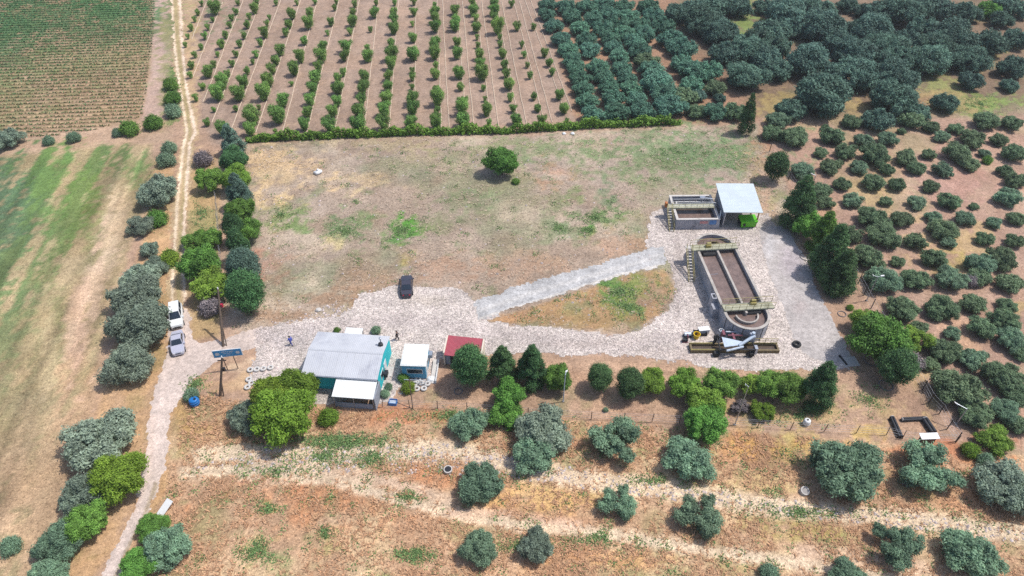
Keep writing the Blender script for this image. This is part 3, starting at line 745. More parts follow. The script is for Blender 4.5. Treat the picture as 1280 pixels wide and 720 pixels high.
# ================================================================== TREES
def crown_data(kind, n, leaf, seed):
    """unit-wide crown: clumps spread through the crown's volume, leaves over the clumps"""
    r = np.random.default_rng(seed)
    L = []                                   # clumps: centre, radius
    if kind == 'conifer':                    # pointed, tiers of short upswept sprays
        H = 1.55
        for i in range(95):
            z = r.random() ** .8
            rad = (.46 * (1 - z) ** .75 + .03) * (.8 + .3 * r.random()) * (1 if z > .12 else .6 + 3 * z)
            a = r.random() * 6.283
            L.append((rad * math.cos(a), rad * math.sin(a), .16 + z * H, .10 * (1 - z) + .055))
        for z in np.linspace(.2, 1, 7): L.append((0, 0, .1 + z * H * .98, .2 * (1 - z) + .05))
    elif kind == 'oval':                     # broad dense egg shaped crown, as a young bushy conifer
        for i in range(80):
            d = r.normal(0, 1, 3); d /= np.linalg.norm(d)
            zz = d[2]; w = .40 * (1.0 - .35 * max(zz, 0))
            L.append((d[0] * w, d[1] * w, .68 + zz * .50, .11 + .05 * r.random()))
        for i in range(8): L.append((r.normal(0, .06), r.normal(0, .06), .25 + i * .12, .22))
    elif kind == 'vase':                     # young orchard tree, open cup of upright shoots
        for i in range(34):
            a = r.random() * 6.283; z = r.random()
            w = (.10 + .34 * z ** .7) * math.sqrt(r.random())
            L.append((w * math.cos(a), w * math.sin(a), .28 + z * .62, .12 + .05 * r.random()))
    elif kind == 'shrub':
        for i in range(34):
            d = r.normal(0, 1, 3); d /= np.linalg.norm(d)
            L.append((d[0] * .33 * r.random() ** .4, d[1] * .33 * r.random() ** .4, .2 + abs(d[2]) * .26, .12 + .08 * r.random()))
    else:
        nl, zc, rz, ir = {'olive': (14, .42, .32, .25), 'oak': (16, .44, .34, .25), 'round': (17, .50, .40, .25), 'open': (9, .46, .34, .25)}[kind]
        lob = []
        for i in range(nl):
            g = (i + .5) / nl; ph = i * 2.399 + r.normal(0, .3); zz = 1 - 1.7 * g; q = math.sqrt(max(0, 1 - zz * zz))
            k = (.72 + .38 * r.random()) if kind in ('oak', 'olive') else (.6 + .6 * r.random())
            lob.append((.37 * q * math.cos(ph) * k, .37 * q * math.sin(ph) * k, zc + rz * .62 * zz * k, ir * (.55 + .4 * r.random())))
        for x, y, z, R0 in lob:
            m = 13 if kind != 'open' else 9
            for j in range(m):
                d = r.normal(0, 1, 3); d /= np.linalg.norm(d); d[2] = d[2] * .8 + .15
                L.append((x + d[0] * R0 * .72, y + d[1] * R0 * .72, z + d[2] * R0 * .65, R0 * (.28 + .24 * r.random())))
    L = np.array(L); C, Rr = L[:, :3], L[:, 3]
    w = Rr ** 2; k = r.choice(len(L), n * 3, p=w / w.sum())
    d = r.normal(0, 1, (n * 3, 3)); d /= np.linalg.norm(d, axis=1)[:, None]
    d[:, 2] = np.where((d[:, 2] < -.3) & (r.random(n * 3) < .6), -d[:, 2], d[:, 2])
    p = C[k] + d * (Rr[k] * np.where(r.random(n * 3) < .16, 1.0 + .75 * r.random(n * 3), .45 + .8 * r.random(n * 3)))[:, None]
    # keep mostly what is not buried in other clumps
    bur = np.zeros(len(p), int)
    for c, rr in zip(C, Rr): bur += (np.sum((p - c) ** 2, 1) < (rr * .78) ** 2)
    own = (np.sum((p - C[k]) ** 2, 1) < (Rr[k] * .78) ** 2).astype(int)
    keep = np.where(((bur - own) == 0) | (r.random(len(p)) < .12))[0][:n]
    p, d, k = p[keep], d[keep], k[keep]; n = len(p)
    nn = d * .8 + r.normal(0, .5, (n, 3)) + (0, 0, .3); nn /= np.linalg.norm(nn, axis=1)[:, None]
    t = np.cross(nn, r.normal(0, 1, (n, 3))); t /= np.linalg.norm(t, axis=1)[:, None] + 1e-9
    b = np.cross(nn, t); s = (leaf * (.55 + .9 * r.random(n)))[:, None]
    V = np.stack([p - t * s, p - b * s * .45, p + t * s, p + b * s * .45], 1).reshape(-1, 3)
    wd = (np.percentile(p[:, 0], 99.3) - np.percentile(p[:, 0], 0.7) + np.percentile(p[:, 1], 99.3) - np.percentile(p[:, 1], 0.7)) / 2
    V /= wd; L = L / wd
    z0 = np.percentile(V[:, 2], 2)
    zb = {'olive': .12, 'open': .13, 'oak': .12, 'round': .30, 'oval': .32, 'conifer': .14, 'vase': .14, 'shrub': .02}[kind]
    V[:, 2] += zb - z0; L[:, 2] += zb - z0
    V[:, 2] = np.maximum(V[:, 2], .02)
    lt = r.random(len(L)); tint = np.clip(.42 * r.random(n) + .58 * lt[k], 0, 1)
    return V, tint, L


def trunk_mb(kind, L, seed):
    r = random.Random(seed); mb = MB()
    h = {'conifer': .3, 'vase': .3, 'shrub': .15, 'round': .42, 'oval': .45}.get(kind, .25)
    t = .05 if kind in ('olive', 'oak') else .032
    mb.tube((0, 0, -.02), (r.uniform(-.03, .03), r.uniform(-.03, .03), h), t, t * .75, 7)
    for i in r.sample(range(len(L)), 5):
        c = L[i]; mb.tube((0, 0, h * .92), (c[0] * .85, c[1] * .85, max(c[2] * .95, h + .05)), t * .5, t * .16, 5)
    return mb


PROTO = {}


def proto(kind, lod, var):
    key = (kind, lod, var)
    if key not in PROTO:
        n, leaf = {0: (22000, .0235), 1: (9000, .033), 2: (2600, .052)}[lod]
        if kind == 'vase': n = int(n * .6)
        if kind == 'open': n = int(n * .75)
        if kind == 'shrub': n = int(n * .5)
        sd = hash_(kind) * 31 + var * 7 + lod
        V, tint, L = crown_data(kind, n, leaf, sd)
        PROTO[key] = (V, tint, trunk_mb(kind, L, sd)), {}
    return PROTO[key]


def hash_(s): return sum((i + 1) * ord(ch) for i, ch in enumerate(s)) % 997


ZC = {'olive': .43, 'oak': .45, 'round': .5, 'open': .47, 'conifer': .85, 'oval': .68, 'vase': .58, 'shrub': .28}


def crown_mesh(kind, lod, var, m, parts):
    (V, tint, tk), cache = proto(kind, lod, var)
    key = (m.name, parts)
    if key not in cache:
        me = tri_mesh('crown' if parts else 'tree', V, 0, tint, m, 4)
        if not parts and kind != 'shrub':    # one mesh with trunk and crown for trees too small to show them apart
            k = len(V); tv = np.array(tk.v); fs = [(i * 4, i * 4 + 1, i * 4 + 2, i * 4 + 3) for i in range(k // 4)] + [tuple(j + k for j in f) for f in tk.f]
            me = bpy.data.meshes.new('tree'); me.from_pydata(np.vstack([V, tv]).tolist(), [], fs); me.update()
            a = me.attributes.new('tint', 'FLOAT', 'POINT')
            a.data.foreach_set('value', np.concatenate([np.repeat(tint, 4), np.full(len(tv), .5)]).astype(np.float32))
            me.materials.append(m); me.materials.append(M['bark'])
            me.polygons.foreach_set('material_index', [0] * (k // 4) + [1] * len(tk.f))
        cache[key] = me
    return cache[key]


TRUNKS = {}


def tree(name, cat, label, kind, m, px, py, w, group=None, hs=1.0, parts=None, lod=None, lean=None):
    """a tree whose crown shows at photo pixel (px, py), w pixels wide"""
    if lod is None: lod = 0 if w >= 40 else (1 if w >= 22 else 2)
    if parts is None: parts = w >= 24
    w = w * {'vase': .9, 'round': .97, 'oval': .95, 'conifer': .95}.get(kind, .86)
    var = random.randrange(4 if lod else 3)
    zz = proto(kind, lod, var)[0][0][:, 2]; zc = float(np.percentile(zz, 98) * .5 + np.percentile(zz, 2) * .5)
    D = w / 8.0
    for _ in range(4):
        p = G(px, py, zc * D * hs); D = w / scl(p)
    p.z = 0
    rz = random.random() * 6.283
    s = (D, D, D * hs * random.uniform(.94, 1.06))
    me = crown_mesh(kind, lod, var, m, parts)
    if not parts:
        o = bpy.data.objects.new(name, me); COL.objects.link(o)
        o.location = p; o.rotation_euler = (0, 0, rz); o.scale = s
        return tag(o, label, cat, group)
    t = thing(name, label, cat, p, rz, group, s)
    if lean: t.rotation_euler = lean
    c = bpy.data.objects.new('crown', me); COL.objects.link(c); c.parent = t
    if kind != 'shrub':
        k = (kind, lod, var)
        if k not in TRUNKS: TRUNKS[k] = proto(kind, lod, var)[0][2].build('trunk', M['bark'], t)
        else:
            tr = TRUNKS[k].copy(); COL.objects.link(tr); tr.parent = t
    return t


ORD = ('zeroth first second third fourth fifth sixth seventh eighth ninth tenth eleventh twelfth thirteenth fourteenth fifteenth sixteenth '
       'seventeenth eighteenth nineteenth twentieth').split()


def ordn(i):
    if i <= 20: return ORD[i]
    return {2: 'twenty', 3: 'thirty'}[i // 10] + '-' + ORD[i % 10] if i % 10 else {3: 'thirtieth'}[i // 10]


# ---------------------------------------------------------------- orchard rows (x, y, width) read off six enlargements of the photo
S = 180 / 1280.0
OR_A, OR_B, OR_C, OR_D, OR_E, OR_F = (220, 0), (220, 90), (380, 0), (380, 80), (550, 0), (550, 80)
ROWS = [
    [(OR_A, [(190, 105, 45), (165, 170, 35), (130, 240, 45), (105, 320, 40), (80, 395, 35), (225, 30, 30)])],
    [(OR_A, [(335, 60, 110), (325, 170, 40), (280, 235, 50), (250, 315, 60), (222, 415, 35), (165, 480, 50), (130, 575, 60), (125, 660, 50)])],
    [(OR_A, [(550, 20, 40), (530, 95, 50), (490, 150, 50), (475, 215, 45), (435, 305, 55), (400, 390, 65), (365, 480, 40), (335, 570, 50), (280, 630, 100)]), (OR_B, [(235, 125, 60), (175, 225, 55)])],
    [(OR_A, [(715, 15, 50), (690, 70, 75), (650, 145, 45), (630, 215, 60), (600, 315, 50), (560, 385, 50), (530, 475, 50), (495, 560, 50), (455, 650, 60)]), (OR_B, [(400, 80, 110), (365, 175, 130), (335, 330, 40), (275, 445, 60)])],
    [(OR_A, [(885, 20, 40), (830, 150, 40), (805, 205, 50), (780, 285, 80), (750, 375, 50), (710, 475, 60), (680, 545, 40), (630, 625, 60)]), (OR_B, [(590, 80, 100), (550, 180, 125), (530, 320, 45), (420, 495, 120)])],
    [(OR_A, [(1075, 20, 40), (1030, 120, 80), (1000, 210, 70), (970, 285, 60), (920, 440, 90), (880, 530, 80), (850, 610, 85)]), (OR_B, [(815, 65, 110), (770, 170, 120), (735, 310, 40), (675, 385, 140), (655, 500, 100)])],
    [(OR_A, [(1235, 15, 40), (1195, 115, 75), (1170, 195, 100), (1140, 360, 65), (1095, 495, 95), (1050, 605, 100)]), (OR_B, [(1025, 100, 40), (945, 250, 110), (905, 375, 140), (885, 525, 40)])],
    [(OR_C, [(285, 10, 35), (270, 65, 35), (235, 190, 65), (210, 290, 35), (165, 410, 80), (150, 490, 110), (125, 590, 80), (95, 680, 110)]), (OR_D, [(75, 205, 90), (50, 310, 100), (25, 420, 90), (0, 530, 90)])],
    [(OR_C, [(450, 30, 50), (430, 110, 60), (425, 180, 90), (410, 275, 60), (370, 400, 110), (355, 490, 90), (345, 640, 60), (300, 690, 70)]), (OR_D, [(295, 205, 110), (290, 320, 90), (250, 415, 100), (225, 540, 130)])],
    [(OR_C, [(640, 20, 35), (620, 105, 90), (590, 260, 40), (565, 420, 50), (560, 490, 100), (540, 670, 90)]), (OR_D, [(520, 205, 120), (510, 310, 90), (485, 415, 120), (475, 525, 130)])],
    [(OR_C, [(805, 20, 40), (800, 105, 65), (800, 165, 80), (795, 245, 85), (775, 380, 60), (780, 470, 110), (770, 555, 90), (745, 670, 90)]), (OR_D, [(740, 190, 90), (725, 290, 110), (715, 400, 115), (705, 520, 125)])],
    [(OR_C, [(975, 10, 60), (975, 100, 70), (965, 210, 35), (970, 330, 75), (965, 470, 115), (960, 620, 45), (960, 680, 60)]), (OR_D, [(960, 200, 45), (955, 300, 120), (965, 395, 120), (945, 515, 110)])],
    [(OR_C, [(1160, 45, 35), (1160, 105, 85), (1160, 160, 75), (1165, 225, 105), (1170, 390, 100), (1165, 460, 100), (1170, 580, 55), (1170, 650, 85)]), (OR_D, [(1175, 220, 70), (1180, 290, 120), (1180, 410, 65), (1180, 510, 115)])],
    [(OR_E, [(130, 85, 80), (135, 180, 80), (135, 220, 95), (150, 370, 75), (150, 470, 90), (170, 640, 100)]), (OR_F, [(185, 200, 65), (200, 330, 100), (190, 380, 110), (205, 495, 125)])],
    [(OR_E, [(290, 20, 70), (295, 80, 90), (315, 155, 60), (320, 235, 85), (330, 330, 40), (335, 400, 45), (355, 480, 80), (355, 550, 90), (375, 640, 125)]), (OR_F, [(385, 210, 45), (400, 310, 35), (410, 400, 95), (435, 515, 50)])],
    [(OR_E, [(480, 20, 75), (485, 85, 85), (485, 140, 80), (515, 230, 110), (530, 330, 40), (535, 385, 50), (560, 470, 75), (575, 575, 65), (590, 650, 75)]), (OR_F, [(610, 170, 100), (625, 295, 60), (650, 390, 70), (680, 490, 95)])],
    [(OR_E, [(635, 30, 60), (685, 230, 75), (725, 395, 50), (750, 480, 50), (775, 575, 45), (800, 665, 50)]), (OR_F, [(835, 285, 60), (870, 390, 65), (905, 485, 90)])],
    [(OR_E, [(830, 235, 50), (930, 465, 65), (970, 555, 65), (995, 640, 60)]), (OR_F, [(1060, 265, 85), (1100, 390, 90), (1125, 505, 25)])],
]
HOSE = [((258, 3), (240, 49)), ((278, 3), (241, 96)), ((304, 0), (254, 128)), ((325, 4), (265, 153)), ((351, 0), (289, 162)), ((376, 0), (320, 166)), ((397, 0), (352, 170)), ((424, 0), (383, 168)),
        ((449, 0), (418, 168)), ((473, 0), (455, 168)), ((498, 0), (486, 168)), ((520, 0), (518, 168)), ((546, 0), (552, 166)), ((571, 2), (583, 162)), ((595, 2), (614, 160)), ((620, 2), (649, 156)), ((642, 2), (681, 154)), ((656, 0), (706, 140))]
for ri, row in enumerate(ROWS):
    T = sorted(((o[0] + x * S, o[1] + y * S, w * S) for o, l in row for x, y, w in l), key=lambda q: -q[1])
    for k, (x, y, w) in enumerate(T):
        small = w < 8
        tree('orchard_tree', 'tree', ('%s orchard tree, %s from the hedge in the %s row from the dirt track' % ('sapling' if small else 'bushy', ordn(k + 1), ordn(ri + 1))),
             'vase', ORCH, x, y, max(w, 5.6) * 1.1, 'young orchard trees in rows', hs=1.12 if not small else 1.25, parts=False, lod=1 if w > 9 else 2)
    # two white drip hoses run along every row
    a, b = HOSE[ri]; A0, B0 = G(*a), G(*b); d = (B0 - A0).normalized(); sd = Vector((-d.y, d.x, 0))
    for side, off in ((('east', 0.0),) if ri < 12 else (('east', 0.0), ('west', -1.5))):
        mb = MB(); n = 24; prev = None
        for i in range(n + 1):
            q = A0.lerp(B0, i / n) - sd * off + sd * random.uniform(-.08, .08) + Vector((0, 0, .06))
            if prev is not None : mb.tube(prev, q, .085, .085, 5)
            prev = q
        o = mb.build('irrigation_hose', M['hose'])
        lab = 'white irrigation hose along the %s orchard row from the dirt track' % ordn(ri + 1)
        if ri >= 12: lab = 'white hose on the %s side of the %s orchard row from the track' % ('right' if side == 'east' else 'left', ordn(ri + 1))
        tag(o, lab, 'hose', 'irrigation hoses along the orchard rows')

# ---------------------------------------------------------------- dense grove beside the orchard: five columns running away from the plot
C1 = [(175, 20, 80), (175, 70, 80), (205, 125, 85), (245, 190, 90), (280, 240, 90), (300, 290, 90), (320, 335, 90), (340, 385, 95), (360, 440, 95), (380, 500, 100), (405, 570, 110)]
C2 = [(270, 30, 90), (300, 80, 90), (340, 140, 90), (375, 190, 95), (390, 245, 95), (430, 330, 100), (455, 380, 95), (480, 430, 100), (505, 490, 105), (520, 555, 115)]
C3 = [(370, 30, 95), (410, 90, 95), (450, 135, 95), (485, 185, 90), (505, 232, 85), (535, 280, 90), (548, 335, 90), (570, 385, 95), (595, 440, 95), (625, 490, 95), (650, 550, 110)]
C4 = [(460, 20, 95), (490, 70, 95), (530, 120, 95), (560, 165, 95), (610, 205, 100), (640, 250, 105), (670, 300, 105), (700, 350, 120), (720, 405, 140), (770, 465, 130), (790, 520, 140)]
C5 = [(560, 30, 95), (590, 80, 95), (640, 120, 95), (665, 165, 95), (680, 30, 95), (705, 75, 100), (760, 125, 110), (790, 190, 120), (860, 235, 130), (850, 310, 100), (900, 350, 125), (980, 350, 125), (1020, 435, 95), (900, 420, 105), (860, 480, 120), (920, 550, 85), (1010, 550, 110), (1115, 550, 110)]
for ci, c in enumerate((C1, C2, C3, C4, C5)):
    T = sorted(c, key=lambda q: -q[1])
    for k, (x, y, w) in enumerate(T):
        where = 'outermost' if ci == 4 else ordn(ci + 1)
        tree('grove_tree', 'tree', 'blue-green grove tree, %s from the hedge in the %s column right of the orchard' % (ordn(k + 1), where),
             'oak', MIDGROVE if ci < 3 or k > 4 else random.choice((MIDGROVE, GROVE)), 640 + x / 4, y / 4, w / 4 * 1.24, 'grove trees in columns beside the orchard', hs=.95, parts=w > 100, lod=1)

# ---------------------------------------------------------------- big dark trees of the wood, then the right-hand grove
WOOD = [(640 + x / 4, y / 4, w / 4) for x, y, w in [(950, 90, 180), (900, 40, 110), (1050, 150, 160), (1070, 260, 140), (1170, 370, 180), (1200, 240, 160), (1240, 185, 130), (1265, 285, 140), (1000, 20, 150), (1120, 20, 140), (1255, 28, 90), (830, 60, 120), (930, 475, 75), (1040, 490, 55)]]
WOOD += [(960 + x / 4, y / 4, w / 4) for x, y, w in [(90, 50, 180), (190, 20, 120), (270, 40, 130), (400, 20, 90), (475, 50, 85), (560, 60, 150), (680, 40, 200), (790, 20, 140), (880, 40, 120), (1000, 60, 120), (1240, 40, 110), (1170, 95, 100),
         (140, 120, 140), (290, 130, 190), (450, 150, 120), (530, 150, 180), (690, 190, 120), (770, 130, 130), (920, 170, 200), (1110, 210, 150), (1250, 190, 120), (40, 230, 140), (50, 340, 130), (210, 300, 180), (440, 265, 200), (640, 270, 200),
         (430, 360, 200), (630, 370, 190), (820, 300, 170), (1010, 290, 170), (1220, 330, 130), (270, 450, 240), (1020, 400, 110), (630, 480, 200), (890, 510, 110), (120, 545, 130), (560, 590, 140), (740, 560, 120), (1210, 425, 75), (360, 210, 150), (850, 230, 160), (30, 150, 150), (560, 220, 160), (1190, 20, 120)]]
T = sorted(WOOD, key=lambda q: q[1])
bands = [T[i:i + 12] for i in range(0, len(T), 12)]
for bi, bd in enumerate(bands):
    for k, (x, y, w) in enumerate(sorted(bd)):
        tree('oak_tree', 'tree', '%s oak in the wood, %s from left in its %s rank from top' % ('broad dark' if w > 36 else 'rounded dark', ordn(k + 1), ordn(bi + 1)), 'oak', OAK, x, y, w * 1.24,
             'dark trees of the wood behind the grove', hs=.98, lod=1 if w < 40 else 0, parts=w > 30)
tree('light_tree', 'tree', 'light yellow-green tree standing out among the dark trees at the top right', 'oak', MIDLEAF, 1237, 12, 32, lod=1)
tree('light_tree', 'tree', 'smaller pale green tree at the top right corner of the wood', 'oak', MIDLEAF, 1262, 4, 28, lod=1)

GR = [(960 + x / 4, y / 4, w / 4) for x, y, w in [(420, 605, 100), (50, 600, 115), (320, 680, 115), (720, 590, 130), (820, 630, 90), (940, 640, 80), (1090, 600, 130), (1220, 610, 110), (1030, 690, 130), (130, 680, 140), (870, 680, 80), (1160, 695, 90), (480, 700, 100), (600, 690, 100), (20, 665, 110), (285, 635, 45), (670, 655, 45)]]
GR += [(960 + x / 4, 180 + y / 4, w / 4) for x, y, w in [(265, 40, 75), (390, 35, 110), (540, 45, 150), (690, 60, 110), (805, 50, 75), (950, 40, 130), (1085, 45, 65), (1230, 40, 120), (1010, 95, 100), (320, 105, 110), (170, 130, 120), (455, 115, 95), (600, 125, 80), (745, 120, 95), (880, 125, 105), (1180, 130, 80),
       (375, 195, 95), (525, 190, 110), (650, 200, 95), (815, 210, 85), (1240, 180, 110), (1200, 265, 130), (425, 280, 105), (590, 285, 70), (745, 290, 95), (905, 285, 105), (1030, 310, 50), (265, 230, 115), (290, 290, 85), (525, 360, 150), (670, 370, 110), (825, 360, 85), (985, 370, 105), (1130, 390, 80), (1245, 370, 100),
       (880, 420, 140), (420, 455, 115), (580, 450, 160), (745, 485, 105), (1085, 470, 95), (905, 490, 80), (1235, 480, 95), (500, 560, 150), (650, 585, 75), (830, 570, 120), (1175, 565, 150), (1070, 600, 140), (580, 670, 170), (740, 670, 140), (915, 670, 150), (1060, 665, 120), (1210, 690, 130)]]
GR += [(960 + x / 4, 360 + y / 4, w / 4) for x, y, w in [(680, 100, 150), (870, 90, 160), (1025, 75, 130), (1200, 85, 100), (1070, 195, 130), (1190, 160, 140), (755, 200, 100), (920, 225, 90), (1220, 250, 150), (880, 310, 150), (1030, 345, 135), (810, 380, 90), (950, 490, 240), (1180, 440, 180), (1245, 520, 150), (1040, 630, 160), (1190, 610, 140), (1250, 680, 120), (1265, 330, 90)]]
T = sorted(GR, key=lambda q: q[1])
bands = [T[i:i + 11] for i in range(0, len(T), 11)]
for bi, bd in enumerate(bands):
    for k, (x, y, w) in enumerate(sorted(bd)):
        m = GROVE if random.random() < .75 else OLIVE_GREEN
        tree('olive_tree', 'tree', '%s olive, %s from left in the %s rank of the right grove' % ('small dark green' if w < 24 else ('dark green' if m is GROVE else 'silvery green'), ordn(k + 1), ordn(bi + 1)),
             'olive' if w > 26 else 'oak', m, x, y, w * 1.04, 'olive trees of the right-hand grove', hs=.92, lod=0 if w > 34 else 1, parts=w > 22)

